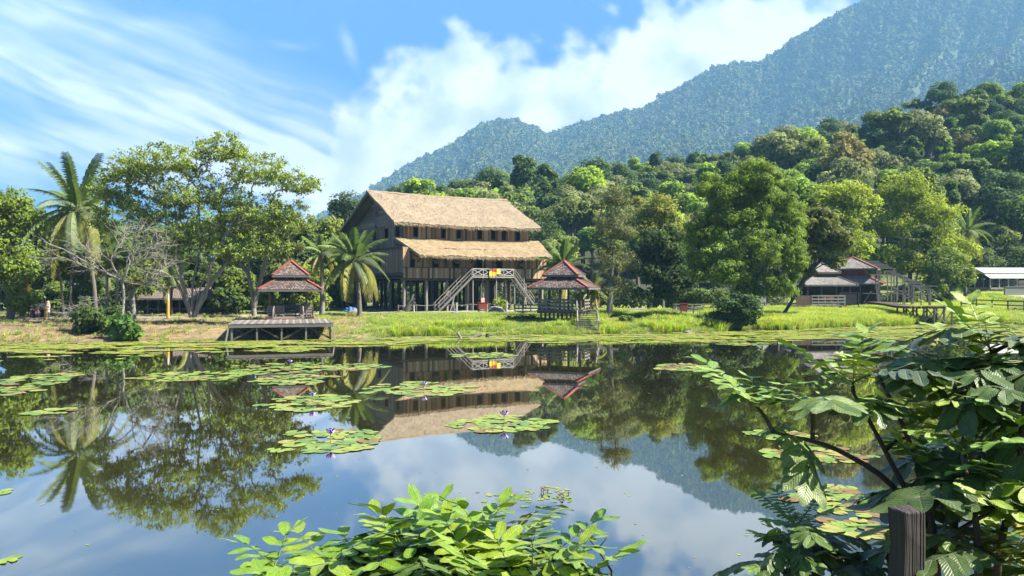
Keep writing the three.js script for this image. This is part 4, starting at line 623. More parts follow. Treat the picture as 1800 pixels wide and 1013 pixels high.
// ------------------------------------------------------------------ pavilions with shingled double roofs
function shingleFace(parent, bl, br, tr, tl, rows, R, tone, name = 'shingles') {
  const mb = new MB(), n = V().crossVectors(br.clone().sub(bl), tl.clone().sub(bl)).normalize();
  for (let r = 0; r < rows; r++) {
    const v0 = r / rows, v1 = Math.min(1, (r + 1.25) / rows), a = bl.clone().lerp(tl, v0), b = br.clone().lerp(tr, v0), c = br.clone().lerp(tr, v1), d = bl.clone().lerp(tl, v1), N = Math.max(1, Math.round(a.distanceTo(b) / .24));
    for (let k = 0; k < N; k++) {
      const u0 = k / N + .006, u1 = (k + 1) / N - .006, lift = .035 + .03 * R(), sag = (R() - .5) * .06, t = tone(R), dn = a.clone().sub(d).normalize().multiplyScalar(sag);
      const P = [a.clone().lerp(b, u0).addScaledVector(n, lift).add(dn), a.clone().lerp(b, u1).addScaledVector(n, lift * .9).add(dn), d.clone().lerp(c, u1).addScaledVector(n, .012), d.clone().lerp(c, u0).addScaledVector(n, .012)];
      mb.col = t; mb.quad(P[0], P[1], P[2], P[3], .15, .5, R(), R()); const e = [P[0].clone().addScaledVector(n, -.03), P[1].clone().addScaledVector(n, -.03)]; mb.quad(e[0], e[1], P[1], P[0], .15, .03, R(), R());
    }
  }
  mb.col = tone(R).map((v) => v * .4); mb.quad(tl, tr, br, bl, 1, 1);
  stuff(mb.build(name, M.shingle, parent));
}
function hipRoof(parent, y0, y1, a0, b0, a1, b1, rows, R, tone, capM, sag = 0) {
  const c0 = [V(-a0, y0, b0), V(a0, y0, b0), V(a0, y0, -b0), V(-a0, y0, -b0)], c1 = [V(-a1, y1, b1), V(a1, y1, b1), V(a1, y1, -b1), V(-a1, y1, -b1)];
  for (let k = 0; k < 4; k++) { const m = (k + 1) % 4; shingleFace(parent, c0[k], c0[m], c1[m], c1[k], rows, R, Array.isArray(tone) ? tone[k] : tone); const cap = new MB(); cap.beam(c0[k].clone().add(V(0, .06, 0)), c1[k].clone().add(V(0, .08, 0)), .26, .07); cap.build('ridge_cap', capM, parent); const f = new MB(); f.beam(c0[k].clone().add(V(0, -.09, 0)), c0[m].clone().add(V(0, -.09, 0)), .06, .16); f.build('fascia', M.greyWood, parent); }
}
const oldShingle = (R) => { const v = .05 + .12 * R(), r = R(); return r < .22 ? [v * 1.4, v * .7, v * .55] : [v * 1.15, v * .96, v * .84]; };
const paleShingle = (R) => { const v = .18 + .1 * R(); return R() < .15 ? [v, v * .7, v * .6] : [v, v * .96, v * .88]; };
const darkShingle = (R) => { const v = .07 + .07 * R(); return [v, v * .92, v * .85]; };
const tinShingle = (R) => { const v = .17 + .04 * R(); return [v * .9, v, v * 1.2]; };
function pavilion(name, label, p, turn, o) {
  const g = thing(name, label, 'pavilion', p, turn), R = mulberry(o.seed), { a, b, fl, ev } = o;
  for (const sx of o.posts ?? [-1, 0, 1]) for (const sz of [-1, 1]) slab('post', g, M.brownWood, sx * (a - .95), (fl + ev) / 2 + .1, sz * (b - .95), .17, ev - fl + .5, .17);
  hipRoof(g, ev, o.mid, a, b, a * .42, b * .42, 9, R, o.tones ?? oldShingle, M.redPaint);
  for (const s of [-1, 1]) { slab('clerestory_panel', g, M.darkWood, 0, (o.mid + o.up) / 2, s * b * .40, a * .8, o.up - o.mid + .3, .08); slab('clerestory_panel', g, M.darkWood, s * a * .4, (o.mid + o.up) / 2, 0, .08, o.up - o.mid + .3, b * .8 - .18); }
  for (const sx of [-1, -.33, .33, 1]) slab('clerestory_stud', g, M.paleWood, sx * a * .38, (o.mid + o.up) / 2, b * .40 + .07, .1, o.up - o.mid + .1, .06);
  hipRoof(g, o.up, o.top, a * .58, b * .58, .04, .04, 9, R, o.tonesUp ?? oldShingle, M.redPaint);
  const fn = new MB(); fn.tube([V(0, o.top - .1, 0), V(0, o.top + .12, 0), V(0, o.top + .3, 0)], [.1, .09, .02], 8); fn.build('finial', M.redPaint, g);
  for (let k = 0; k < 12; k++) slab('floor_board', g, k % 2 ? M.greyWood : M.postWood, 0, fl, -b + .75 + (k + .5) * (2 * b - 1.5) / 12, 2 * a - 1.3, .08, (2 * b - 1.5) / 12 - .02);
  slab('floor_beam', g, M.brownWood, 0, fl - .16, b - .85, 2 * a - 1.4, .22, .14); slab('floor_beam', g, M.brownWood, 0, fl - .16, -b + .85, 2 * a - 1.4, .22, .14);
  for (const sx of [-1, -.33, .33, 1]) for (const sz of [-1, 0, 1]) slab('stilt', g, M.greyWood, sx * (a - 1), fl / 2 - .5 - .1, sz * (b - 1), .16, fl + .8, .16);
  const rail = (x0, z0, x1, z1) => { const n = Math.max(2, Math.round(Math.hypot(x1 - x0, z1 - z0) / .8)); for (let k = 0; k <= n; k++) slab('rail_post', g, M.postWood, lerp(x0, x1, k / n), fl + .45, lerp(z0, z1, k / n), .09, .9, .09); for (const y of o.rails ?? [.28, .5, .72, .9]) { const b2 = new MB(); b2.beam(V(x0, fl + y, z0), V(x1, fl + y, z1), .045, .13); b2.build('rail', M.postWood, g); } };
  const A = a - .8, B = b - .8; for (const r of o.railing) rail(r[0] * A, r[1] * B, r[2] * A, r[3] * B);
  return g;
}
{
  const k = mpp(70), base = V(X(511, 70), 0, -70), yy = (py) => EYE + (HZ - py) * k;
  pavilion('pavilion', 'double roofed shingled pavilion behind the timber dock', base, .26, { seed: 201, a: 53 * k, b: 2.5, fl: yy(556), ev: yy(509), mid: yy(491), up: yy(484.5), top: yy(460), posts: [-1, .78], railing: [[-1, 1, -.3, 1], [.45, 1, 1, 1], [-1, 1, -1, -1], [1, 1, 1, -1], [-1, -1, 1, -1]] });
  const st = thing('dock_steps', 'reddish plank steps from the left pavilion down to the dock', 'steps', V(X(507, 66), 0, -66), .27), y0 = yy(556), y1 = 1.25;
  for (let i = 0; i < 9; i++) { const f = i / 8; slab('tread', st, i % 3 ? M.brownWood : wood(.27, .15, .11), 0, lerp(y0, y1, f) + .02, lerp(-1.6, 1.9, f), 2.3, .06, .4); }
  for (const s of [-1.2, 1.2]) { const b = new MB(); b.beam(V(s, y0 - .1, -1.7), V(s, y1 - .1, 2), .08, .26); b.build('stringer', M.greyWood, st); const r = new MB(); r.beam(V(s, y0 + .9, -1.7), V(s, y1 + .55, 1.3), .08, .1).beam(V(s, y0 + .5, -1.7), V(s, y1 + .2, 1.3), .06, .1).beam(V(s, y1 - .1, 1.3), V(s, y1 + .65, 1.3), .1, .1); r.build('handrail', M.postWood, st); }
  const dk = thing('timber_dock', 'grey plank dock on braced legs standing in the pond edge', 'dock', V(X(496, 60), 0, -60), .27), hx = 3.62, hz = 3.2, ty = 1.24;
  for (let i = 0; i < 30; i++) slab('plank', dk, [M.postWood, M.greyWood, M.postWood, M.greyWood][(i * 7) % 4], -hx + (i + .5) * 2 * hx / 30, ty + .004 * (i % 3), 0, 2 * hx / 30 - .018, .06, 2 * hz);
  for (const z of [-1, 0, 1]) { slab('beam', dk, M.greyWood, 0, ty - .15, z * (hz - .08), 2 * hx, .22, .12); for (let i = 0; i < 5; i++) slab('leg', dk, z > 0 ? M.greyWood : M.darkWood, -hx + .2 + i * (2 * hx - .4) / 4, .1, z * (hz - .22), .13, 2.4, .13); }
  for (let i = 0; i < 4; i++) { const x0 = -hx + .25 + i * 1.72, b = new MB(); (i % 2 ? b.beam(V(x0, ty - .25, hz - .3), V(x0 + 1.65, .1, hz - .3), .07, .12) : b.beam(V(x0, .1, hz - .3), V(x0 + 1.65, ty - .25, hz - .3), .07, .12)); b.build('brace', M.darkWood, dk); }
  for (const s of [-1, 1]) { const b = new MB(); b.beam(V(s * (hx + .25), -.5, hz + .1), V(s * hx, ty - .1, hz - .1), .1, .1); b.build('raking_leg', M.postWood, dk); }
  const k2 = mpp(72), y2 = (py) => EYE + (HZ - py) * k2;
  pavilion('pavilion', 'double roofed pavilion with railed deck before the longhouse right end', V(X(992, 72), 0, -72), -.32, { seed: 202, a: 2.8, b: 2.45, fl: y2(545), ev: y2(506), mid: y2(489), up: y2(484), top: y2(460), rails: [.3, .6, .9], tones: [oldShingle, oldShingle, darkShingle, tinShingle], railing: [[-1, 1, .55, 1], [-1, 1, -1, -1], [1, .3, 1, -1], [-1, -1, 1, -1]] });
  const rp = thing('stepped_ramp', 'steep grey timber stair ramp going down to the water from the right pavilion', 'steps', V(X(1030, 67), 0, -67), -.12), ya = y2(545), yb = .05;
  for (const s of [-.85, .85]) { const b = new MB(); b.beam(V(s, ya + .1, -2.4), V(s + .3, yb, 2.9), .1, .24); b.build('stringer', M.greyWood, rp); const r = new MB(); r.beam(V(s, ya + 1, -2.3), V(s + .25, yb + 1.0, 2.2), .08, .1).beam(V(s + .25, yb, 2.2), V(s + .25, yb + 1.05, 2.2), .1, .1).beam(V(s + .1, ya * .5, 0), V(s + .1, ya * .5 + 1.2, 0), .1, .1).beam(V(s, ya, -2.3), V(s, ya + 1.05, -2.3), .1, .1); r.build('handrail', M.postWood, rp); }
  for (let i = 0; i < 13; i++) slab('tread', rp, i % 3 ? M.greyWood : M.postWood, .3 * i / 12, lerp(ya, yb, i / 12) + .08, lerp(-2.3, 2.8, i / 12), 1.7, .06, .26);
  const R = mulberry(211);
  for (const [px, D, l, r, an, tilt, label] of [[822, 60.5, 1.9, .16, .3, .28, 'forked driftwood log lying at the waterline'], [856, 60.5, .75, .19, 0, 1.5, 'dark upright stump beside the driftwood']]) {
    const o = thing(tilt > 1 ? 'tree_stump' : 'driftwood_log', label, tilt > 1 ? 'stump' : 'log', ground(px, D), an), m = new MB(), d = V(Math.cos(tilt), Math.sin(tilt), 0), up = Math.max(.1, .1);
    m.tube([0, .3, .6, 1].map((t) => V(0, up, 0).addScaledVector(d, (t - .4) * l).add(rndDir(R).multiplyScalar(.05))), [r, r * 1.1, r * .9, r * .8], 9); m.build('trunk', tilt > 1 ? M.barkDark : M.greyWood, o);
    if (tilt < 1) { const f = new MB(); f.tube([V(-.1, .1, 0), V(.3, .15, .4), V(.55, -.02, .8)], [.12, .1, .06], 7); f.tube([V(-.5, -.05, 0), V(-.65, .4, .05), V(-.8, .62, 0)], [.13, .11, .09], 7); f.build('fork', M.postWood, o); }
  }
  // heap of dark rubble right of the ramp
  const g = new THREE.DodecahedronGeometry(.22, 0), im = new THREE.InstancedMesh(g, M.stoneDark, 260), m4 = new THREE.Matrix4(), q = new THREE.Quaternion(), R2 = mulberry(220), cc = new THREE.Color();
  for (let i = 0; i < 260; i++) { const px = 1145 + 62 * (R2() + R2()) / 2 + (i < 60 ? -160 * R2() : 0), D = 74 + 6 * R2(), p = ground(px, D); q.setFromAxisAngle(rndDir(R2), R2() * 6); const s = .5 + 1.1 * R2(); m4.compose(p.add(V(0, .35 * R2() * (i < 60 ? .1 : 1), 0)), q, V(s * 1.3, s * .7, s)); im.setMatrixAt(i, m4); const v = .6 + 1.2 * R2(); im.setColorAt(i, cc.setRGB(v, v * .9, v * .85)); }
  im.name = 'rubble'; im.castShadow = true; scene.add(im); tag(im, 'heap of dark rubble and stones on the bank left of the rail fence', 'rubble', null, 'stuff');
}
function railFence(name, label, pts, o) {
  const root = thing(name, label, 'fence', pts[0].clone()), o0 = pts[0];
  for (let s = 0; s + 1 < pts.length; s++) {
    const a = pts[s].clone().sub(o0), b = pts[s + 1].clone().sub(o0), n = Math.max(1, Math.round(a.distanceTo(b) / (o.step ?? 2)));
    for (let k = s ? 1 : 0; k <= n; k++) { const p = a.clone().lerp(b, k / n); slab('fence_post', root, o.m, p.x, p.y + o.h / 2 - .15, p.z, .12, o.h + .4, .12); }
    for (const y of o.rails) { const m = new MB(); m.beam(a.clone().add(V(0, y, .08)), b.clone().add(V(0, y, .08)), .05, o.rh ?? .13); m.build('rail', o.m, root); }
  }
  return root;
}
railFence('rail_fence', 'pale two rail timber fence by the red box right of the rubble', [ground(1184, 85), ground(1254, 85)], { m: M.paleWood, h: 1.05, rails: [.35, .72, 1.05], step: 2.2 });
railFence('rail_fence', 'low grey rail fence beneath the willowy tree', [ground(1320, 92), ground(1392, 92)], { m: M.greyWood, h: 1.1, rails: [.5, 1.0], step: 1.6 });
railFence('rail_fence', 'dark timber footbridge railing before the white shelter', [at(1690, 540, 97), at(1830, 546, 92)], { m: M.brownWood, h: 1.0, rails: [.45, .95], step: 1.7 });
railFence('rail_fence', 'grey picket fence behind the right pavilion deck', [ground(905, 84), ground(975, 84)], { m: M.greyWood, h: 1.0, rails: [.3, .6, .95], step: .9 });
{ const p = ground(1201, 84), b = thing('red_box', 'red metal box on a post in front of the pale rail fence', 'box', p); slab('body', b, M.redBin, 0, .75, .25, .75, .75, .4); slab('lid', b, M.redPaint, 0, 1.15, .25, .82, .06, .46); slab('leg', b, M.brownWood, -.25, .2, .25, .1, .5, .1); slab('leg', b, M.brownWood, .25, .2, .25, .1, .5, .1);
  const d = thing('footbridge_deck', 'dark plank footbridge at the right edge of the meadow', 'footbridge', at(1690, 541, 97), .16); for (let i = 0; i < 40; i++) slab('plank', d, i % 3 ? M.greyWood : M.brownWood, .12 + i * .25, 0, .4 + i * .045, .23, .07, 1.4); for (let i = 0; i < 6; i++) slab('pile', d, M.darkWood, .4 + i * 1.85, -.8, .5 + i * .4, .15, 1.7, .15);
  const k = thing('dark_bin', 'black bin beside the pale post under the dark round tree', 'bin', ground(1142, 96)); const m = new MB(); m.tube([V(0, 0, 0), V(0, .8, 0)], [.3, .36], 12); m.build('body', mat(.02, .02, .022, { roughness: .5 }), k); const l = new MB(); l.tube([V(0, .82, 0), V(0, .9, 0)], [.4, .3], 12); l.build('lid', mat(.03, .03, .03, { roughness: .5 }), k);
  const w = thing('white_post', 'white painted post at the path edge under the dark round tree', 'post', ground(1167, 94)); slab('shaft', w, M.white, 0, .6, 0, .22, 1.5, .22); slab('cap', w, M.paleWood, 0, 1.38, 0, .28, .06, .28);
  const sgn = thing('notice_board', 'small pale notice board on the trunk side of the feathery tree', 'sign', ground(1075, 77)); slab('post', sgn, M.paleWood, 0, 1.1, 0, .1, 2.6, .1); slab('board', sgn, M.paleWood, 0, 2.3, .08, .55, .75, .05); }

// ------------------------------------------------------------------ huts and frames on the right bank
{
  const R = mulberry(230);
  function hut(label, px, D, o) {
    const k = mpp(D), yy = (py) => EYE + (HZ - py) * k, g = thing('red_ridged_hut', label, 'hut', V(X(px, D), 0, -D), o.turn), a = o.a * k, b = a * .85;
    hipRoof(g, yy(o.ev), yy(o.mid), a, b, a * .45, b * .45, 9, R, o.tone, o.cap); hipRoof(g, yy(o.up), yy(o.top), a * o.us, b * o.us, .05, .05, 9, R, o.tone, o.cap);
    slab('upper_wall', g, o.wall, 0, (yy(o.mid) + yy(o.up)) / 2 - .1, 0, a * .82, yy(o.up) - yy(o.mid) + .5, b * .82);
    for (const sx of [-1, -.35, .35, 1]) for (const sz of [-1, 1]) slab('post', g, M.greyWood, sx * (a - .7), yy((o.ev + o.fl) / 2), sz * (b - .7), .15, yy(o.ev) - yy(o.fl) + .3, .15);
    slab('inner_wall', g, M.darkWood, 0, yy((o.ev + o.fl) / 2), -b * .35, 2 * a - 1.8, yy(o.ev) - yy(o.fl), .1);
    for (let i = 0; i < 9; i++) slab('floor_board', g, M.greyWood, 0, yy(o.fl), -b + .3 + (i + .5) * (2 * b - .4) / 9, 2 * a - .4, .08, (2 * b - .4) / 9 - .02);
    for (const sx of [-1, 0, 1]) for (const sz of [-1, 1]) slab('stilt', g, M.darkWood, sx * (a - .8), yy(o.fl) - 1.2, sz * (b - .8), .18, 2.4, .18);
    return g;
  }
  hut('grey roofed double tiered hut left of the red ridged one', 1442, 98, { ev: 501, mid: 487, up: 479, top: 463, us: .55, a: 48, fl: 534, turn: .1, tone: paleShingle, cap: M.postWood, wall: M.brownWood });
  hut('red ridged double roofed hut beside the shade canopies', 1500, 101, { ev: 499, mid: 485, up: 473, top: 453, us: .82, a: 50, fl: 534, turn: -.5, tone: paleShingle, cap: M.redPaint, wall: wood(.17, .06, .045) });
  const dk = thing('hut_deck', 'railed plank deck before the grey roofed hut', 'deck', at(1430, 537, 92), .04), k = mpp(92);
  for (let i = 0; i < 14; i++) slab('plank', dk, i % 2 ? M.postWood : M.greyWood, (-42 + (i + .5) * 6.2) * k, 0, 0, 6.1 * k, .1, 3);
  for (let i = 0; i < 6; i++) { slab('rail_post', dk, M.paleWood, (-12 + i * 11.6) * k, .6, 1.45, .12, 1.2, .12); slab('pile', dk, M.darkWood, (-40 + i * 16) * k, -.9, 1.3, .16, 1.8, .16); }
  for (const y of [.4, .75, 1.12]) slab('rail', dk, M.paleWood, 17 * k, y, 1.5, 59 * k, .16, .06);
  slab('side_panel', dk, M.brownWood, -27 * k, .55, 1.45, 26 * k, 1.25, .08);
  const cr = thing('red_boat_cover', 'red painted board leaning on the rail of the hut deck', 'board', at(1455, 528, 92.4), .04); slab('board', cr, M.redPaint, 0, .25, .1, 1.5, .5, .07); slab('batten', cr, M.redPaint, 0, .25, .16, .08, .5, .05);
  const bx = thing('black_screen', 'black netted box screen between the deck and the pier', 'screen', at(1493, 534, 93), .04); slab('panel', bx, mat(.012, .013, .018), 0, .55, 0, 2.3, 1.4, .08); slab('frame', bx, M.darkWood, 0, 1.27, 0, 2.4, .08, .12); for (const s of [-1.12, 1.12]) slab('frame', bx, M.darkWood, s, 0, .02, .1, 2.6, .12);
  // shade canopies on timber frames, stepping down to the right
  const cn = (label, a, b, D, drop) => { const p0 = at(a[0], a[1], D), p1 = at(b[0], b[1], D - 3), root = thing('shade_canopy', label, 'canopy', p0), q = p1.clone().sub(p0), w = q.x;
    const s = new MB(), dz = V(w * .32, -drop, 3.4); s.beam(V(w / 2, 0, 0), V(w / 2, 0, 0).add(dz), w, .05, V(0, 1, 0)); s.build('shade_cloth', mat(.010, .012, .013, { roughness: 1, specularIntensity: .3 }), root);
    for (const f of [0, .5, 1]) { const bb = new MB(), o = dz.clone().multiplyScalar(f).add(V(0, .06, 0)); bb.beam(o.clone().add(V(-.3, 0, 0)), o.clone().add(V(w + .3, 0, 0)), .06, .06); bb.build('pole', M.postWood, root); }
    for (const f of [.02, .98]) for (const e of [0, 1]) { const o = dz.clone().multiplyScalar(e), x = o.x + f * w, gy = H(p0.x + x, p0.z + o.z) - p0.y - .3; const pp = new MB(); pp.beam(V(x, gy, o.z), V(x, o.y, o.z), .11, .11); pp.build('support', M.postWood, root); }
  };
  cn('highest dark shade canopy on a timber frame behind the red ridged hut', [1518, 460], [1562, 462], 108, 1.1); cn('second dark shade canopy, below the highest one', [1545, 470], [1580, 471], 106, 1.2); cn('third dark shade canopy, above the lowest one', [1576, 486], [1612, 487], 104, 1.0); cn('lowest dark shade canopy nearest the curved pier', [1590, 494], [1628, 492], 102, 1.2);
  const fr = thing('timber_scaffold', 'open grey timber scaffold with raking braces under the shade canopies', 'scaffold', V(X(1560, 93), 0, -93)), kk = mpp(93), W2 = (px, py, dz = 0) => V((px - 1560) * kk, EYE + (HZ - py) * kk, dz);
  for (const [x0, y0, x1, y1, z0, z1] of [[1560, 484, 1560, 530, 1, 1], [1578, 486, 1578, 528, 0, 0], [1595, 502, 1595, 535, 1, 1], [1605, 500, 1605, 532, -1, -1], [1634, 506, 1634, 530, 0, 0], [1532, 505, 1550, 527, 1, 1], [1525, 512, 1512, 532, 1, 1], [1562, 505, 1604, 527, 1, 1], [1614, 505, 1628, 530, 0, 0], [1636, 508, 1664, 530, 0, 0], [1540, 510, 1600, 512, 0, 0], [1560, 497, 1600, 498, 0, 0], [1510, 516, 1640, 517, 1, 1], [1520, 483, 1572, 484, 1.5, 1.5], [1528, 485, 1533, 530, 1.5, 1.5], [1545, 492, 1545, 530, 0, 0], [1594, 503, 1640, 503, 1, 1], [1618, 505, 1622, 536, 1.5, 1.5]]) { const b = new MB(); b.beam(W2(x0, y0, z0), W2(x1, y1, z1), .12, .12); b.build('bar', (x0 * 7) % 3 ? M.greyWood : M.postWood, fr); }
  // curved pier
  const pr = thing('curved_pier', 'curved weathered plank pier on crossed stilts over the meadow', 'pier', V(X(1620, 82), 0, -82)), pts = new THREE.CatmullRomCurve3([[1536, 531, 92], [1565, 534, 88], [1590, 538, 83], [1620, 539, 80], [1650, 538.5, 80], [1674, 538, 80]].map(([px, py, D]) => at(px, py, D).sub(pr.position))).getPoints(34);
  for (let i = 0; i < 34; i++) { const a = pts[i], b = pts[i + 1], m = new MB(), d = b.clone().sub(a), s = V(-d.z, 0, d.x).normalize(); m.beam(a.clone().lerp(b, .5).addScaledVector(s, -.85), a.clone().lerp(b, .5).addScaledVector(s, .85), d.length() - .02, .07); m.build('plank', i % 3 ? M.brownWood : M.greyWood, pr); }
  { const m = new MB(), m2 = new MB(); for (const [s0, mm] of [[-.7, m], [.7, m2]]) { for (let i = 0; i < 34; i++) { const d = pts[i + 1].clone().sub(pts[i]), s = V(-d.z, 0, d.x).normalize().multiplyScalar(s0); mm.beam(pts[i].clone().add(s).add(V(0, -.13, 0)), pts[i + 1].clone().add(s).add(V(0, -.13, 0)), .1, .18); } mm.build('edge_beam', M.brownWood, pr); } }
  for (let i = 12; i <= 34; i += 4) for (const s of [-.7, .7]) { const p = pts[Math.min(i, 33)], gy = Math.min(-.1, H(p.x + pr.position.x, p.z + pr.position.z) - .3); const m = new MB(); m.beam(V(p.x, gy, p.z + s), V(p.x, p.y - .05, p.z + s), .14, .14); m.build('stilt', M.greyWood, pr); if (i < 30) { const q2 = pts[i + 4], c = new MB(); c.beam(V(p.x, i % 8 ? .3 : p.y - .3, p.z + s + .1), V(q2.x, i % 8 ? p.y - .3 : .3, q2.z + s + .1), .08, .09); c.build('cross_brace', M.postWood, pr); } }
  // white shelter far right
  const D = 126, k3 = mpp(D), sh = thing('white_shelter', 'long open shelter with a white metal roof at the right edge', 'shelter', V(X(1712, D), 0, -D), .06), y3 = (py) => EYE + (HZ - py) * k3, L = 10.5, WR = mat(.36, .36, .36, { roughness: .5 });
  const roof = (z0, y0, z1, y1, nm) => { for (let i = 0; i < 14; i++) { const b = new MB(); b.beam(V((i + .5) * L / 14, y0, z0), V((i + .5) * L / 14, y1, z1), L / 14 - .03, .06, V(0, 1, 0)); b.build(nm, WR, sh); } };
  roof(0, y3(471), 2.6, y3(481), 'roof_sheet'); roof(0, y3(471) - .02, -2.6, y3(481), 'roof_sheet'); roof(2.4, y3(482.5), 4, y3(490), 'lower_roof_sheet');
  for (let i = 0; i < 8; i++) for (const z of [3.7, 0, -2.5]) slab('post', sh, M.white, .2 + i * (L - .4) / 7, y3(500), z, .13, y3(489) - y3(511), .13);
  slab('floor', sh, M.concrete, L / 2, y3(507), .8, L, .3, 6.6); slab('low_wall', sh, M.greyWood, L / 2, y3(499), -2.4, L, 1.1, .1); slab('low_rail', sh, M.greyWood, L / 2, y3(500), 3.72, L, .12, .07);
  const wl = thing('pale_wall', 'low pale grey wall on the lawn below the white shelter', 'wall', at(1766, 518, 108), .02); slab('block', wl, M.concrete, 2.3, .5, 0, 4.6, 1.1, .3); slab('coping', wl, M.concrete, 2.3, 1.09, 0, 4.7, .08, .4);
  { const mb = new MB(), c0 = [[1702, 100], [1740, 104], [1790, 112], [1840, 116]].map(([px, d]) => ground(px, d)), cv = new THREE.CatmullRomCurve3(c0).getPoints(30); for (let i = 0; i < 30; i++) { const a = cv[i], b = cv[i + 1], f = (p, s) => V(p.x, H(p.x, p.z + s) + .04, p.z + s); mb.quad(f(a, 1.3), f(b, 1.3), f(b, -1.3), f(a, -1.3), .4, 1); } structure(mb.build('gravel_path', mat(.33, .29, .245, { map: T.fine })), 'pale gravel path on the lawn below the white shelter'); }
  const wh = thing('white_cabin', 'small white walled cabin half hidden behind the willowy tree', 'cabin', ground(1322, 100), .1); slab('wall', wh, M.white, 0, 1.3, 0, 2.6, 2.6, 2.6); slab('door', wh, M.greyWood, .2, 1, 1.33, .8, 1.9, .06); for (const s of [-1, 1]) { const b = new MB(); b.beam(V(0, 3.3, s * .05), V(0, 2.5, s * 1.7), 3, .08, V(0, 1, 0)); b.build('roof', M.greyWood, wh); }
}
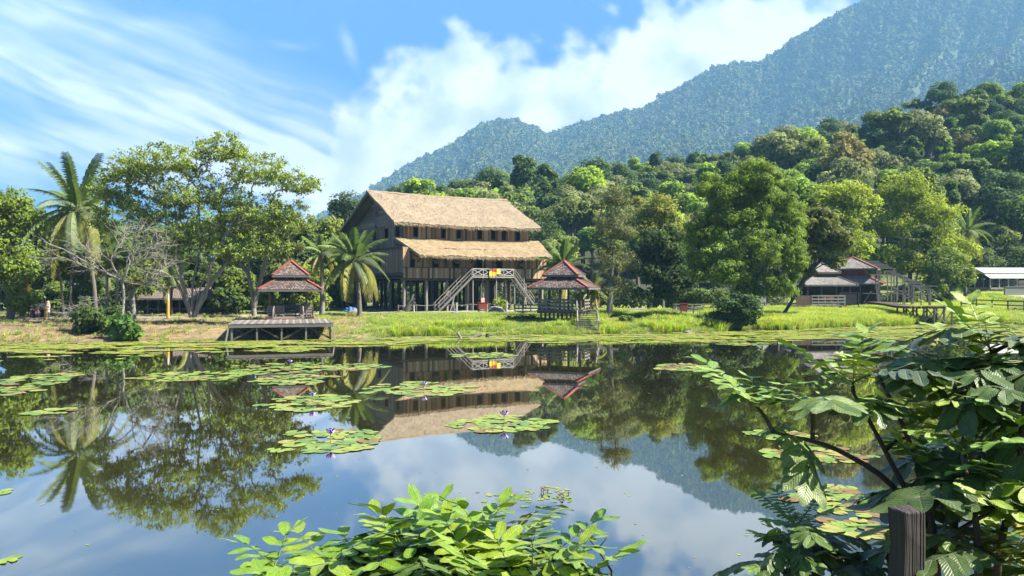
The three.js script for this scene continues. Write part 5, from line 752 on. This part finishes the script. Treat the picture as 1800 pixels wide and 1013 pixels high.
// ------------------------------------------------------------------ left bank: brown roofed hut, people, flag, posts
{
  const k = mpp(86), R = mulberry(240), g = thing('brown_roofed_hut', 'long open hut with a brown shingled roof behind the left bank trees', 'hut', V(X(312, 86), 0, -86), .03), yy = (py) => EYE + (HZ - py) * k;
  hipRoof(g, yy(524), yy(505), 80 * k, 2.8, 55 * k, .06, 8, R, (r) => { const v = .13 + .07 * r(); return [v * 1.1, v * .9, v * .75]; }, M.brownWood);
  for (let i = 0; i < 9; i++) for (const z of [-2.3, 2.3]) slab('post', g, M.greyWood, (-72 + i * 18) * k, (yy(524) + .7) / 2, z, .15, yy(524) - .6, .15);
  slab('rear_wall', g, M.darkWood, 0, 1.7, -2.4, 150 * k, 1.8, .1); slab('railing', g, M.greyWood, 0, 1.5, 2.35, 140 * k, .1, .06);
  for (const [px, D, top, m, label] of [[295, 72, 528, mat(.42, .28, .06, { map: T.blotch }), 'yellow ochre marker post with a white top before the brown roofed hut'], [80, 70, 542, mat(.36, .27, .07, { map: T.blotch }), 'short ochre post in front of the standing group of people']]) { const p = ground(px, D), kk = mpp(D), hh = EYE + (HZ - top) * kk - p.y, o = thing('marker_post', label, 'post', p), b = new MB(); b.tube([V(0, -.2, 0), V(0, hh, 0)], [.15, .14], 10); b.build('shaft', m, o); const c = new MB(); c.tube([V(0, hh, 0), V(0, hh + (px > 200 ? .6 : .08), 0)], [.13, .1], 10); c.build('top', px > 200 ? M.white : M.paleWood, o); }
  const fp = ground(46, 73), fl = thing('feather_flag', 'red and yellow upright flag on a pole at the left edge', 'flag', fp), kf = mpp(73), b = new MB(); b.tube([V(.2, 0, 0), V(.16, 2, 0), V(.1, 3.6, 0)], .03, 6); b.build('pole', M.greyWood, fl);
  const strip = (x0, x1, y0, y1, m, z, nm) => { const g2 = new THREE.BoxGeometry(x1 - x0, y1 - y0, .03, 6, 10, 1), p = g2.attributes.position; for (let i = 0; i < p.count; i++) { p.setZ(i, p.getZ(i) + .06 * Math.sin(p.getY(i) * 4 + p.getX(i) * 3)); p.setX(i, p.getX(i) + .12 * Math.sin(p.getY(i) * 2)); } g2.computeVertexNormals(); const o = mesh(nm, g2, m, fl); o.position.set((x0 + x1) / 2, (y0 + y1) / 2, z); };
  strip(-.18, .08, 1.9, 3.5, mat(.6, .03, .02), .05, 'red_cloth'); strip(.1, .36, 1.8, 3.2, mat(.7, .5, .03), .04, 'yellow_cloth');

  // people: one continuous body each, with clothes over it
  function body(caps, size, res) {
    const mc = new MarchingCubes(res, M.white, false, false, 60000), n = res; mc.isolation = 0; let q = 0;
    for (let z = 0; z < n; z++) for (let y = 0; y < n; y++) for (let x = 0; x < n; x++) {
      const P = V((x / n * 2 - 1) * size, (y / n * 2 - 1) * size + size * .96, (z / n * 2 - 1) * size); let s = 0;
      for (const [a, b2, ra, rb] of caps) { const ab = b2.clone().sub(a), t = clamp(P.clone().sub(a).dot(ab) / Math.max(ab.lengthSq(), 1e-6)), d = P.distanceTo(a.clone().addScaledVector(ab, t)) - lerp(ra, rb, t); s += Math.exp(-d * 40); }
      mc.field[q++] = Math.log(Math.max(s, 1e-30)) / 40;
    }
    mc.update(); const c = mc.count, g3 = new THREE.BufferGeometry(), p = new Float32Array(c * 3), nn = new Float32Array(c * 3);
    for (let i = 0; i < c; i++) { for (let d = 0; d < 3; d++) { p[i * 3 + d] = mc.positionArray[i * 3 + d] * size + (d === 1 ? size * .96 : 0); nn[i * 3 + d] = mc.normalArray[i * 3 + d]; } }
    g3.setAttribute('position', new THREE.BufferAttribute(p, 3)); g3.setAttribute('normal', new THREE.BufferAttribute(nn, 3)); return g3;
  }
  const SK = mat(.36, .21, .14, { roughness: .7 });
  const ppl = [[57, 71, 1.6, .4, 'person in a dark navy robe and pale grey headscarf, leftmost of the group', [.012, .014, .035], [.4, .38, .4], true], [66, 72, 1.5, -.5, 'person in a white top carrying a pink bag, second in the group', [.5, .48, .5], [.02, .02, .025], false], [75, 72.5, 1.58, .2, 'person in dark clothes and dark headscarf between the others', [.02, .02, .035], [.06, .05, .06], true], [84, 71.5, 1.62, -.3, 'person in a light grey headscarf and long beige shirt, rightmost of the group', [.34, .31, .26], [.46, .42, .36], false]];
  for (const [px, D, hgt, turn, label, robe, scarf, long] of ppl) {
    const o = thing('person', label, 'person', ground(px, D), turn), s = hgt / 1.62, S = (x, y, z) => V(x * s, y * s, z * s);
    const caps = [[S(0, .95, 0), S(0, 1.32, 0), .13, .14], [S(-.13, 1.32, 0), S(.13, 1.32, 0), .07, .07], [S(0, 1.36, 0), S(0, 1.44, 0), .055, .05], [S(0, 1.5, .01), S(0, 1.55, .01), .085, .09], [S(0, 1.51, .1), S(0, 1.5, .1), .02, .02]];
    for (const e of [-1, 1]) caps.push([S(e * .08, .92, 0), S(e * .09, .5, .02), .085, .06], [S(e * .09, .5, .02), S(e * .09, .07, 0), .06, .038], [S(e * .09, .05, 0), S(e * .1, .04, .13), .04, .03], [S(e * .17, 1.3, 0), S(e * .2, 1.05, .02), .05, .042], [S(e * .2, 1.05, .02), S(e * .14, .88, .15), .042, .03], [S(e * .14, .88, .15), S(e * .1, .86, .22), .03, .022]);
    const g3 = body(caps, .88 * s, 56); mesh('body', g3, SK, o);
    const prof = (long ? [[.24, .04], [.21, .4], [.18, .8], [.165, 1.0], [.18, 1.2], [.185, 1.3], [.11, 1.39], [.06, 1.42]] : [[.2, .62], [.185, .85], [.17, 1.0], [.18, 1.2], [.185, 1.3], [.11, 1.39], [.06, 1.42]]).map(([r, y]) => new THREE.Vector2(r * s, y * s));
    const lg = new THREE.LatheGeometry(prof, 18), lp = lg.attributes.position; for (let i = 0; i < lp.count; i++) { const y = lp.getY(i), a = Math.atan2(lp.getZ(i), lp.getX(i)); lp.setZ(i, lp.getZ(i) * .74); if (y < .9 * s) { const w = 1 + .06 * Math.sin(a * 6) * (1 - y / s); lp.setX(i, lp.getX(i) * w); } } lg.computeVertexNormals(); mesh(long ? 'robe' : 'shirt', lg, mat(...robe, { roughness: .95 }), o);
    const sl = new MB(); for (const e of [-1, 1]) sl.tube([S(e * .15, 1.33, 0), S(e * .2, 1.05, .02), S(e * .15, .9, .14)], [.068 * s, .062 * s, .055 * s], 8); sl.build('sleeves', mat(...robe, { roughness: .95 }), o);
    if (!long) { const tr = new MB(); for (const e of [-1, 1]) tr.tube([S(e * .085, .9, 0), S(e * .092, .5, .02), S(e * .09, .09, 0)], [.1 * s, .085 * s, .07 * s], 8); tr.build('trousers', mat(.03, .035, .06, { roughness: .9 }), o); }
    const hg = new THREE.SphereGeometry(.125 * s, 18, 12, Math.PI * .5 + .62, Math.PI * 2 - 1.24, 0, 2.5), hs = mesh('headscarf', hg, mat(...scarf, { roughness: .95, side: THREE.DoubleSide }), o); hs.position.copy(S(0, 1.535, 0)); hs.scale.set(.95, 1.12, 1.02);
    const cp = new THREE.LatheGeometry([[.19, 1.2], [.16, 1.32], [.1, 1.42], [.085, 1.46]].map(([r, y]) => new THREE.Vector2(r * s, y * s)), 16); cp.scale(1, 1, .85); mesh('scarf_drape', cp, mat(...scarf, { roughness: .95, side: THREE.DoubleSide }), o);
    if (px === 66) { const bg = thing('shoulder_bag', 'small pink bag held by the person in the white top', 'bag', ground(px, D).add(V(.1, .62, .24))), q = new MB(); q.box(0, 0, 0, .26, .24, .1); q.build('pouch', mat(.55, .2, .25), bg); const hd = new MB(); hd.tube([V(-.1, .12, 0), V(-.06, .26, 0), V(.06, .26, 0), V(.1, .12, 0)], .012, 6); hd.build('handle', mat(.4, .12, .15), bg); }
  }
}

// ------------------------------------------------------------------ lily pads on the water
{
  const R = mulberry(301);
  const padGeo = [0, 1, 2, 3].map((v) => {          // a notched leaf with an uneven, slightly lifted rim
    const mb = new MB(), N = 18, cut = .2 + .08 * v, rim = []; const n = V(0, 1, 0), c = mb.v(V(0, 0, 0), n, .5, .5), md = [];
    for (let i = 0; i <= N; i++) { const a = cut + i / N * (6.2832 - 2 * cut), r = 1 + .05 * n2(Math.cos(a) * 2 + v * 5, Math.sin(a) * 2), l = .02 * n2(Math.cos(a) * 1.5 + v * 9, Math.sin(a) * 1.5 + 3) + .005; md.push(mb.v(V(Math.cos(a) * r * .7, .012, Math.sin(a) * r * .7), n, .5 + Math.cos(a) * .35, .5 + Math.sin(a) * .35)); rim.push(mb.v(V(Math.cos(a) * r, .012 + Math.max(-.02, l), Math.sin(a) * r), n, .5 + Math.cos(a) / 2, .5 + Math.sin(a) / 2)); }
    for (let i = 0; i < N; i++) mb.i.push(c, md[i + 1], md[i], md[i], md[i + 1], rim[i + 1], md[i], rim[i + 1], rim[i]);
    const g = mb.geo(); g.computeVertexNormals(); return g;
  });
  const pet = (() => { const mb = new MB(), n = V(0, 1, .4).normalize(), P = [[0, 0, 0], [.22, .35, .45], [.2, .72, .72], [0, 1, .85], [-.2, .72, .72], [-.22, .35, .45]].map((q) => V(...q)); const i = P.map((p) => mb.v(p, n, .5, .5)); for (let k = 1; k < 5; k++) mb.i.push(i[0], i[k], i[k + 1]); return mb.geo(); })();
  const flower = (root, x, z, h, s) => { const st = new MB(); st.tube([V(x, -.2, z), V(x, h, z)], .012, 5); st.build('flower_stalk', NUT, root); const f = new THREE.Group(); f.name = 'flower'; f.position.set(x, h, z); root.add(f); for (let k = 0; k < 14; k++) { const p = mesh('petal', pet, M.petal, f); p.rotation.set(k % 2 ? .15 : -.25, k * 2.4, 0, 'YXZ'); p.scale.setScalar(s * (k % 2 ? 1 : .85)); } };
  // px, py, half width, half height in the photo, pads, pad size, flowers
  const beds = [[572, 775, 94, 21, 62, .27, 1, 'lily pad bed with purple flowers, nearest and largest left of centre'], [873, 745, 88, 15, 56, .28, 1, 'lily pad bed right of centre below the mirrored longhouse roof'], [540, 709, 72, 14, 60, .3, 1, 'lily pad bed with purple flowers above the nearest left one'], [735, 684, 86, 13, 70, .3, 1, 'lily pad bed floating on the mirrored longhouse wall'], [520, 668, 62, 9, 55, .32, 0, 'thin lily pad bed between the two flowering left ones'], [490, 648, 82, 11, 80, .33, 1, 'wide lily pad bed below the timber dock'], [617, 646, 54, 6, 45, .33, 0, 'narrow pad bed right of the wide one below the dock'], [340, 662, 88, 9, 80, .33, 0, 'long pad bed under the mirrored spreading tree'], [845, 625, 48, 5, 46, .34, 0, 'narrow pad bed before the driftwood log'], [1207, 646, 54, 6, 46, .33, 0, 'brownish pad bed in the dark reflection of the willowy tree'], [1292, 603, 46, 5, 40, .34, 0, 'narrow pad bed close to the right bank reeds'], [38, 672, 70, 20, 70, .32, 0, 'broad pad bed at the left edge of the water'], [10, 690, 40, 8, 22, .3, 0, 'small pad bed below the broad one at the left edge'], [92, 724, 34, 6, 11, .26, 0, 'few scattered pads on the mirrored trees at left'], [4, 866, 14, 4, 4, .17, 0, 'few pads at the left edge halfway down the water'], [6, 985, 16, 10, 6, .14, 0, 'few pads at the lower left corner'], [1470, 876, 72, 22, 46, .2, 0, 'pad bed behind the wooden post under the right shrub'], [1510, 920, 76, 28, 44, .18, 0, 'pad bed left of the wooden post'], [1440, 800, 80, 14, 40, .23, 0, 'pad bed seen through the stems of the right shrub'], [1370, 765, 50, 8, 24, .25, 0, 'small pad bed beneath the left leaves of the right shrub'], [1660, 890, 70, 30, 40, .2, 0, 'pad bed hidden behind the dark right shrub'], [1780, 640, 60, 14, 50, .3, 0, 'pale pad bed at the right edge beyond the shrub'], [880, 628, 20, 2, 6, .3, 0, 'few pads right of the narrow bed before the driftwood']];
  for (const [px, py, rw, rh, n, s, fl, label] of beds) {
    const D = EYE * F / (py - HZ), c = V(X(px, D), 0, -D), root = thing('lily_pad_bed', label, 'water lilies', c), hx = rw / F * D, hz = (EYE * F / (py - rh - HZ) - EYE * F / (py + rh - HZ)) / 2, put = [];
    for (let k = 0, tries = 0; k < n && tries < n * 30; tries++) {
      const a = R() * 6.28, r = Math.sqrt(R()), x = Math.cos(a) * r * hx * (1 + .4 * n2(Math.cos(a) * 1.5 + px, Math.sin(a) * 1.5)), z = Math.sin(a) * r * hz, sz = s * (.55 + .6 * R()); if (put.some(([u, w, q]) => Math.hypot(u - x, w - z) < (q + sz) * .64)) continue;
      if (n3(x * .9 + px, z * .9, 3) < -.3) { k += .4; continue; } put.push([x, z, sz]); const brown = R() < (px === 1207 || px > 1350 && px < 1700 ? .28 : .08), o = mesh('lily_pad', padGeo[Math.floor(k) % 4], brown ? M.padBrown : M.pad[Math.floor(R() * 5)], root); o.position.set(x, .006 + (Math.floor(k) % 5) * .003, z); o.scale.set(sz, sz * (.5 + R() * 1.2), sz); o.rotation.y = R() * 6.28; k++;
    }
    for (let k = 0; k < fl; k++) flower(root, (k - (fl - 1) / 2) * hx * .5 + .15 * hx, (R() - .5) * hz * .6, .2 + .08 * R(), .15);
  }
  // the carpet of pads along the far bank
  const fine = [], cc = new THREE.Color(), q = new THREE.Quaternion(), m4 = new THREE.Matrix4();
  const outer = curve([[-200, 36], [0, 41], [60, 41.5], [130, 46], [230, 43], [330, 47.5], [420, 46], [560, 49], [640, 52], [760, 55.5], [900, 56], [1050, 55], [1200, 56], [1400, 57.5], [1560, 58.5], [1700, 57], [1900, 50]]);
  for (let k = 0; k < 90000 && fine.length < 30000; k++) {
    const px = -150 + R() * 2000, D = 36 + R() * 46, s0 = shoreAt(px), o = outer(px); if (D > s0 + .6 || D < o - 1) continue;
    const x = X(px, D), nz = fbm(x * .16, D * .42, 4) + .18 * n2(x * .9, D * .9), e = sstep(o - 1, o + 3, D), left = px < 680 ? 1 : 0;
    if (nz < (left ? .10 - .30 * sstep(s0 - 9, s0 - 2, D) : -.16) + (1 - e) * .35) continue; if (H(x, -D) > .05) continue;
    fine.push([x, -D, R(), nz]);
  }
  const im = new THREE.InstancedMesh(padGeo[1], mat(1, 1, 1, { roughness: .6, specularIntensity: .5, side: THREE.DoubleSide }), fine.length);
  fine.forEach(([x, z, r, nz], k) => { q.setFromAxisAngle(V(0, 1, 0), r * 60); const s = .1 + .2 * ((r * 9.7) % 1); m4.compose(V(x, .006 + (k % 6) * .004, z), q, V(s, s * 1.6, s)); im.setMatrixAt(k, m4); const v = .8 + .45 * ((r * 17.3) % 1), y = (r * 5.7) % 1; y < .14 ? im.setColorAt(k, cc.setRGB(.26 * v, .19 * v, .07)) : im.setColorAt(k, cc.setRGB(lerp(.10, .20, y) * v, lerp(.165, .225, y) * v, .025 * v)); });
  im.name = 'floating_leaves'; im.receiveShadow = true; scene.add(im); tag(im, 'carpet of small floating leaves along the far bank', 'floating leaves', null, 'stuff');
  { const dg = new THREE.InstancedMesh(padGeo[2], mat(1, 1, 1, { roughness: .7, side: THREE.DoubleSide }), 420); for (let k = 0; k < 420; k++) { const D = 9 + 34 * Math.pow(R(), .7), px = 40 + 1720 * R(), s = .012 + .03 * R() * R(); q.setFromAxisAngle(V(0, 1, 0), R() * 6); m4.compose(V(X(px, D) + n2(k, 3), .004, -D), q, V(s, s, s * (.4 + R()))); dg.setMatrixAt(k, m4); const v = .5 + R(); R() < .5 ? dg.setColorAt(k, cc.setRGB(.16 * v, .12 * v, .05)) : dg.setColorAt(k, cc.setRGB(.14 * v, .19 * v, .04)); } dg.name = 'floating_debris'; scene.add(dg); tag(dg, 'specks of fallen leaves floating on the open pond', 'debris', null, 'stuff'); }
  // slim water weeds standing out of the open water
  for (const [px, py, w, n, label] of [[955, 866, 40, 26, 'small floating weeds beyond the front shrub, leftmost'], [890, 880, 40, 18, 'small floating weeds just above the front shrub leaves'], [988, 872, 16, 14, 'dark upright weed with small leaves, rightmost beyond the front shrub']]) {
    const D = EYE * F / (py - HZ), root = thing('water_weed', label, 'water weed', V(X(px, D), 0, -D)); const g = new MB();
    for (let k = 0; k < n; k++) { const o = mesh('small_pad', padGeo[k % 4], M.pad[k % 5], root); const s = .035 + .03 * R(); o.position.set((R() - .5) * 2 * w / F * D, .006, (R() - .5) * 1.1); o.scale.set(s, s, s); o.rotation.y = R() * 6; }
    for (let k = 0; k < 3; k++) { const x = (R() - .5) * .3, z = (R() - .5) * .3, hh = .06 + .07 * R(); g.tube([V(x, -.1, z), V(x + .02, hh * .5, z), V(x + .01, hh, z)], .008, 5); const l = new MB(); for (let j = 0; j < 5; j++) addLeaf(g, V(x + .01, hh * (.4 + .14 * j), z), V(R() - .5, 1, R() - .5).normalize(), V(R() - .5, .1, R() - .5).normalize(), .08, .045, V(0, 1, 0)); } g.build('stem', mat(.10, .07, .035), root);
  }
}

// ------------------------------------------------------------------ foreground shrubs with long feathered leaves
const shrubLeaf = (r, g, b, o) => mat(r * 1.15, g * 1.15, b * 1.15, { map: T.leafSkin, bumpMap: T.vein, bumpScale: .0025, roughness: .45, specularIntensity: .7, transmission: .3, thickness: 0, side: THREE.DoubleSide, ...o });
const SL = { old: [[.045, .09, .02], [.06, .11, .022], [.036, .07, .026], [.08, .12, .045]].map((c) => shrubLeaf(...c)), mid: [[.085, .165, .016], [.065, .125, .02], [.11, .17, .045], [.05, .09, .022]].map((c) => shrubLeaf(...c)), young: [[.15, .27, .012], [.12, .24, .014], [.19, .29, .012]].map((c) => shrubLeaf(...c, { transmission: .42 })), dry: [shrubLeaf(.24, .21, .02)] };
const leaflet = [0, 1, 2, 3, 4, 5, 6, 7].map((v) => {      // oblong, round tipped, folded along its midrib, uneven
  const mb = new MB(), N = 7, rows = [];
  for (let i = 0; i <= N; i++) { const t = i / N, w = .225 * Math.pow(Math.sin(Math.PI * Math.min(1, (t * .93 + .05))), .52) * (.85 + .2 * t), y = (-.06 - .035 * (v % 4)) * t * t + .03 * Math.sin(t * 7 + v * 2), tear = v > 5 ? 1 - .35 * Math.exp(-((t - .62) ** 2) * 120) : 1, row = []; for (const [k, e] of [[-1, 0], [-.5, .25], [0, .5], [.5, .75], [1, 1]]) row.push(mb.v(V(k * w * (k > 0 ? tear : 1) * (1 + .07 * n2(t * 6 + v * 3, k)), y + .085 * Math.abs(k) * w * 4 * .3 + .018 * n2(t * 3 + v * 7, k * 2), t), V(0, 1, 0), e, t)); rows.push(row); }
  for (let i = 0; i < N; i++) for (let k = 0; k < 4; k++) mb.i.push(rows[i][k], rows[i + 1][k], rows[i + 1][k + 1], rows[i][k], rows[i + 1][k + 1], rows[i][k + 1]);
  const g = mb.geo(); g.computeVertexNormals(); return g;
});
// where a leaf's leaflets go: along an arching rachis in +z
function leafPlan(R, L, pairs, bend, size) {
  const pts = [], N = 8; for (let k = 0; k <= N; k++) { const t = k / N; pts.push(V(0, L * (.12 * t - bend * t * t), L * t * (1 - .3 * bend * t))); }
  const spots = [];
  for (let k = 0; k < pairs; k++) { const t = .14 + .86 * k / (pairs - 1), f = Math.min(N - .001, t * N), a = Math.floor(f), p = pts[a].clone().lerp(pts[a + 1], f - a), d = pts[a + 1].clone().sub(pts[a]).normalize(); const s = size * (.62 + .5 * Math.sin(Math.min(1, t * .95) * 1.75)) * (.92 + .16 * R()); for (const e of [-1, 1]) { const last = k === pairs - 1, ang = e * (last ? .55 : 1.12 + .1 * R()); spots.push({ p, ang, pitch: Math.atan2(-d.y, d.z) * .8 + (R() - .5) * .25, roll: e * (.15 + .35 * R()), s }); } }
  return { pts, spots };
}
const qY = V(0, 1, 0);
function leafMatrix(sp) { const m = new THREE.Matrix4(), e = new THREE.Euler(sp.pitch + .1, sp.ang, sp.roll, 'YXZ'); return m.compose(sp.p, new THREE.Quaternion().setFromEuler(e), V(sp.s, sp.s, sp.s)); }
function shrub(name, label, base, stems, rosettes, seed, o = {}) {
  const R = mulberry(seed), root = thing(name, label, 'shrub', base), tips = [];
  const wd = new MB();
  for (const s of stems) { const pts = s.map((q) => q.clone().sub(base)), cv = new THREE.CatmullRomCurve3(pts).getPoints(16), r0 = o.stemR ?? .016; wd.tube(cv, cv.map((_, i) => r0 * (1 - .6 * i / 16)), 7, false); tips.push(...cv.slice(4)); }
  // twigs to the rosettes
  for (const r of rosettes) { const p = r.p.clone().sub(base); let best = tips[0]; for (const t of tips) if (t.distanceTo(p) + Math.max(0, t.y - p.y) < best.distanceTo(p) + Math.max(0, best.y - p.y)) best = t; const mid = best.clone().lerp(p, .55).add(V(0, .06 * best.distanceTo(p), 0)), cv = new THREE.CatmullRomCurve3([best, mid, p]).getPoints(8); wd.tube(cv, cv.map((_, i) => .0095 - .004 * i / 8), 6, false); }
  wd.build('stem', o.stemM ?? mat(.055, .042, .028, { map: T.grain, bumpMap: T.grain, bumpScale: .003 }), root);
  let shown = 0; const order = rosettes.flatMap((r) => [...Array(r.n)].map((_, k) => [r, k]));
  for (const [r, k] of order) {
    const young = R() < (r.young ?? .3) ? 1 : 0, L = (r.L ?? .4) * (young ? .7 : 1) * (.8 + .4 * R()), pl = leafPlan(R, L, r.pairs ?? 8, (young ? -.1 : .18) + .3 * R() + (r.bend ?? 0), (r.size ?? .125) * (young ? .75 : .85 + .55 * R()));
    const ms = young ? SL.young : R() < .015 ? SL.dry : o.mid || R() < .45 ? SL.mid : SL.old, m = ms[Math.floor(R() * ms.length)], el = young ? .3 + .4 * R() : .28 - (r.low ?? .25) * R() + .15, az = (r.a ?? 0) + k / r.n * 6.2832 * (r.span ?? 1) + (R() - .5) * .5;
    const rc = new MB(); rc.tube(pl.pts, pl.pts.map((_, i) => .0035 - .0022 * i / 8), 5, false);
    let lf;
    if (shown + pl.spots.length <= 300 && r.near) { lf = rc.build('leaf', m, root); pl.spots.forEach((sp, i) => { const q = mesh('leaflet', leaflet[(i * 3 + k) % 8], m, lf); leafMatrix(sp).decompose(q.position, q.quaternion, q.scale); }); shown += pl.spots.length; }
    else { const nm = new THREE.Matrix3(); pl.spots.forEach((sp, i) => { const g = leaflet[(i * 3 + k) % 8], mm = leafMatrix(sp), b0 = rc.p.length / 3, P = g.attributes.position, Nn = g.attributes.normal, U = g.attributes.uv; nm.getNormalMatrix(mm); for (let j = 0; j < P.count; j++) rc.v(V().fromBufferAttribute(P, j).applyMatrix4(mm), V().fromBufferAttribute(Nn, j).applyMatrix3(nm).normalize(), U.getX(j), U.getY(j)); for (const j of g.index.array) rc.i.push(b0 + j); }); lf = rc.build('leaf', m, root); }
    lf.position.copy(r.p).sub(base); lf.rotation.order = 'YXZ'; lf.rotation.set(-el, az, (R() - .5) * .5);
  }
  return root;
}
const ros = (px, py, D, n, o = {}) => ({ p: at(px, py, D), n, ...o });
{
  const B1 = V(-.15, .95, -3.0);
  shrub('feather_leaf_shrub', 'bright feather leaved shrub at the bottom centre of the pond edge', B1, [[B1, at(700, 1090, 2.9), at(640, 990, 2.9)], [B1, at(760, 1080, 2.9), at(790, 930, 3)], [B1, at(880, 1090, 2.9), at(880, 960, 3)], [B1, at(960, 1100, 2.8), at(985, 985, 2.9)], [B1, at(620, 1110, 2.8), at(520, 1010, 2.8)]],
    [ros(720, 925, 3.0, 7, { near: 1, young: .65, a: .4 }), ros(800, 912, 3.15, 7, { near: 1, young: .65, a: 1 }), ros(880, 918, 3.1, 7, { near: 1, young: .6, a: 2 }), ros(935, 945, 3.0, 6, { young: .5 }), ros(655, 950, 3.0, 7, { young: .5, a: 3 }), ros(590, 965, 3.0, 6, { young: .5 }), ros(520, 985, 2.9, 6, { young: .5, a: 2 }), ros(450, 1012, 2.8, 6, { young: .5 }), ros(985, 975, 2.9, 6, { young: .3, a: 1 }), ros(1020, 1000, 2.8, 5, { young: .1 }), ros(760, 965, 2.85, 7, { young: .2 }), ros(850, 970, 2.8, 7, { young: .15, a: 2 }), ros(690, 985, 2.75, 7, { young: .15 }), ros(920, 1000, 2.7, 7, { young: .1, a: 1 }), ros(620, 1010, 2.7, 6, { young: .2 }), ros(790, 1015, 2.6, 7, { young: .1 }), ros(550, 1030, 2.7, 6, { young: .2 }), ros(700, 1050, 2.6, 7, { young: .1 }), ros(870, 1050, 2.6, 7, { young: .1 })].map((r) => ({ L: .38, size: .135, pairs: 7, low: .45, ...r, p: r.p.clone().add(V(0, -.125, 0)) })), 601, { mid: true });
  const B2 = V(1.65, 1.1, -2.95);
  shrub('feather_leaf_shrub', 'large dark feather leaved shrub filling the lower right corner', B2, [[B2, at(1625, 950, 3), at(1560, 800, 3.1), at(1500, 690, 3.2)], [B2, at(1640, 930, 2.9), at(1600, 780, 3), at(1545, 660, 3.2)], [B2, at(1680, 900, 3), at(1700, 750, 3.1), at(1745, 620, 3.2)], [B2, at(1760, 960, 2.8), at(1790, 830, 2.8), at(1800, 700, 2.9)], [B2, at(1600, 900, 3.1), at(1480, 795, 3.1), at(1360, 760, 3.1)], [B2, at(1720, 980, 2.7), at(1710, 880, 2.7), at(1690, 800, 2.8)]],
    [ros(1330, 715, 3.2, 7, { near: 1, young: .4, a: .3 }), ros(1385, 765, 3.1, 4, { near: 1, young: 0, bend: .3, low: .6, L: .25 }), ros(1500, 672, 3.2, 6, { young: .4, a: 1 }), ros(1740, 612, 3.2, 7, { near: 1, young: .5, a: .5 }), ros(1775, 650, 3.1, 7, { young: .1, bend: .2 }), ros(1650, 640, 3.3, 6, { young: .3, a: 1 }), ros(1690, 690, 3.1, 7, { young: .25 }), ros(1590, 715, 3.1, 4, { young: .3, a: 2, L: .3 }), ros(1530, 735, 3.1, 4, { young: .15, L: .28 }), ros(1740, 730, 3.0, 8, { young: .05, bend: .3, low: .6 }), ros(1800, 760, 2.9, 7, { young: .3 }), ros(1700, 800, 2.9, 7, { young: .4, a: 1 }), ros(1620, 815, 3.0, 4, { young: .4, L: .28 }), ros(1660, 860, 2.9, 6, { young: .3 }), ros(1770, 850, 2.8, 8, { young: .1, bend: .2 }), ros(1720, 900, 2.8, 7, { young: .2 }), ros(1800, 930, 2.7, 8, { young: .05 }), ros(1700, 960, 3.0, 7, { young: .1 }), ros(1760, 990, 2.6, 8, { young: .05 }), ros(1800, 600, 3.2, 6, { young: .4 }), ros(1830, 680, 3, 7, { young: .1 }),  ros(1430, 715, 3.15, 5, { young: .3 }), ros(1590, 770, 3.2, 3, { young: .5, L: .26 }), ros(1740, 800, 3.3, 7, { young: 0 }), ros(1680, 900, 3.3, 7, { young: 0 }), ros(1780, 900, 3.2, 7, { young: 0 }), ros(1740, 1000, 3.1, 7, { young: 0 })].map((r) => ({ L: .34, size: .118, pairs: 7, ...r, n: r.n - 2, young: (r.young ?? .3) + .3 })), 602);
  const B3 = V(1.05, 1.0, -3.05);
  shrub('feather_leaf_shrub', 'small thin feathery shrub between the front shrub and the wooden post', B3, [[B3, at(1440, 1040, 3), at(1420, 960, 3), at(1395, 920, 3.05)], [B3, at(1470, 1040, 3), at(1455, 990, 3)]], [ros(1400, 925, 3.05, 6, { young: .9 }), ros(1395, 960, 3.0, 7, { young: .2, bend: .2 }), ros(1425, 985, 3.0, 7, { young: .1, bend: .2 }), ros(1470, 1000, 2.95, 6, { young: .1 }), ros(1380, 1005, 2.95, 6, { young: .1, bend: .2 }), ros(1440, 945, 3.1, 4, { young: .3 })].map((r) => ({ L: .23, size: .056, pairs: 11, near: 1, ...r })), 603, { stemR: .008 });
  // the weathered post
  const D = 2.5, k = mpp(D), p = at(1594, 898, D), sh = new THREE.Shape(), w = 20 * k, c = .006; sh.moveTo(-w + c, -w); sh.lineTo(w - c, -w); sh.lineTo(w, -w + c); sh.lineTo(w, w - c); sh.lineTo(w - c, w); sh.lineTo(-w + c, w); sh.lineTo(-w, w - c); sh.lineTo(-w, -w + c);
  const g = new THREE.ExtrudeGeometry(sh, { depth: 2.2, bevelEnabled: true, bevelSize: .004, bevelThickness: .004, bevelSegments: 2, steps: 40 }); g.rotateX(-Math.PI / 2);
  const P = g.attributes.position; for (let i = 0; i < P.count; i++) { const x = P.getX(i), y = P.getY(i), z = P.getZ(i); P.setX(i, x * (1 + .05 * n2(y * 5, 2)) + .004 * n3(x * 40, y * 6, z * 40)); P.setZ(i, z + .004 * n3(x * 40 + 9, y * 6, z * 40)); if (y > 2.19) P.setY(i, y + .006 * n2(x * 50, z * 50)); }
  g.computeVertexNormals(); const gr = rep(T.grain, 7, 1.2), post = thing('fence_post', 'weathered square wooden post in the lower right foreground', 'post', V(p.x, p.y - 2.2, p.z), .12); mesh('timber', g, mat(.028, .023, .02, { map: gr, bumpMap: gr, bumpScale: .02, roughness: .85 }), post);
  const tw = thing('bare_twig', 'thin bare dark twig rising right of the front shrub', 'twig', at(1080, 1100, 2.9)), b = new MB(); b.tube([V(0, -.6, 0), V(-.01, .2, 0), V(-.06, .28, 0), V(-.135, .37, 0)], [.006, .005, .004, .002], 6); b.build('stem', mat(.05, .035, .03), tw); const b2 = new MB(); b2.tube([V(-.06, .28, 0), V(-.03, .33, .02)], [.003, .001], 5); b2.build('side_shoot', mat(.05, .035, .03), tw);
}
renderer.render(scene, camera);
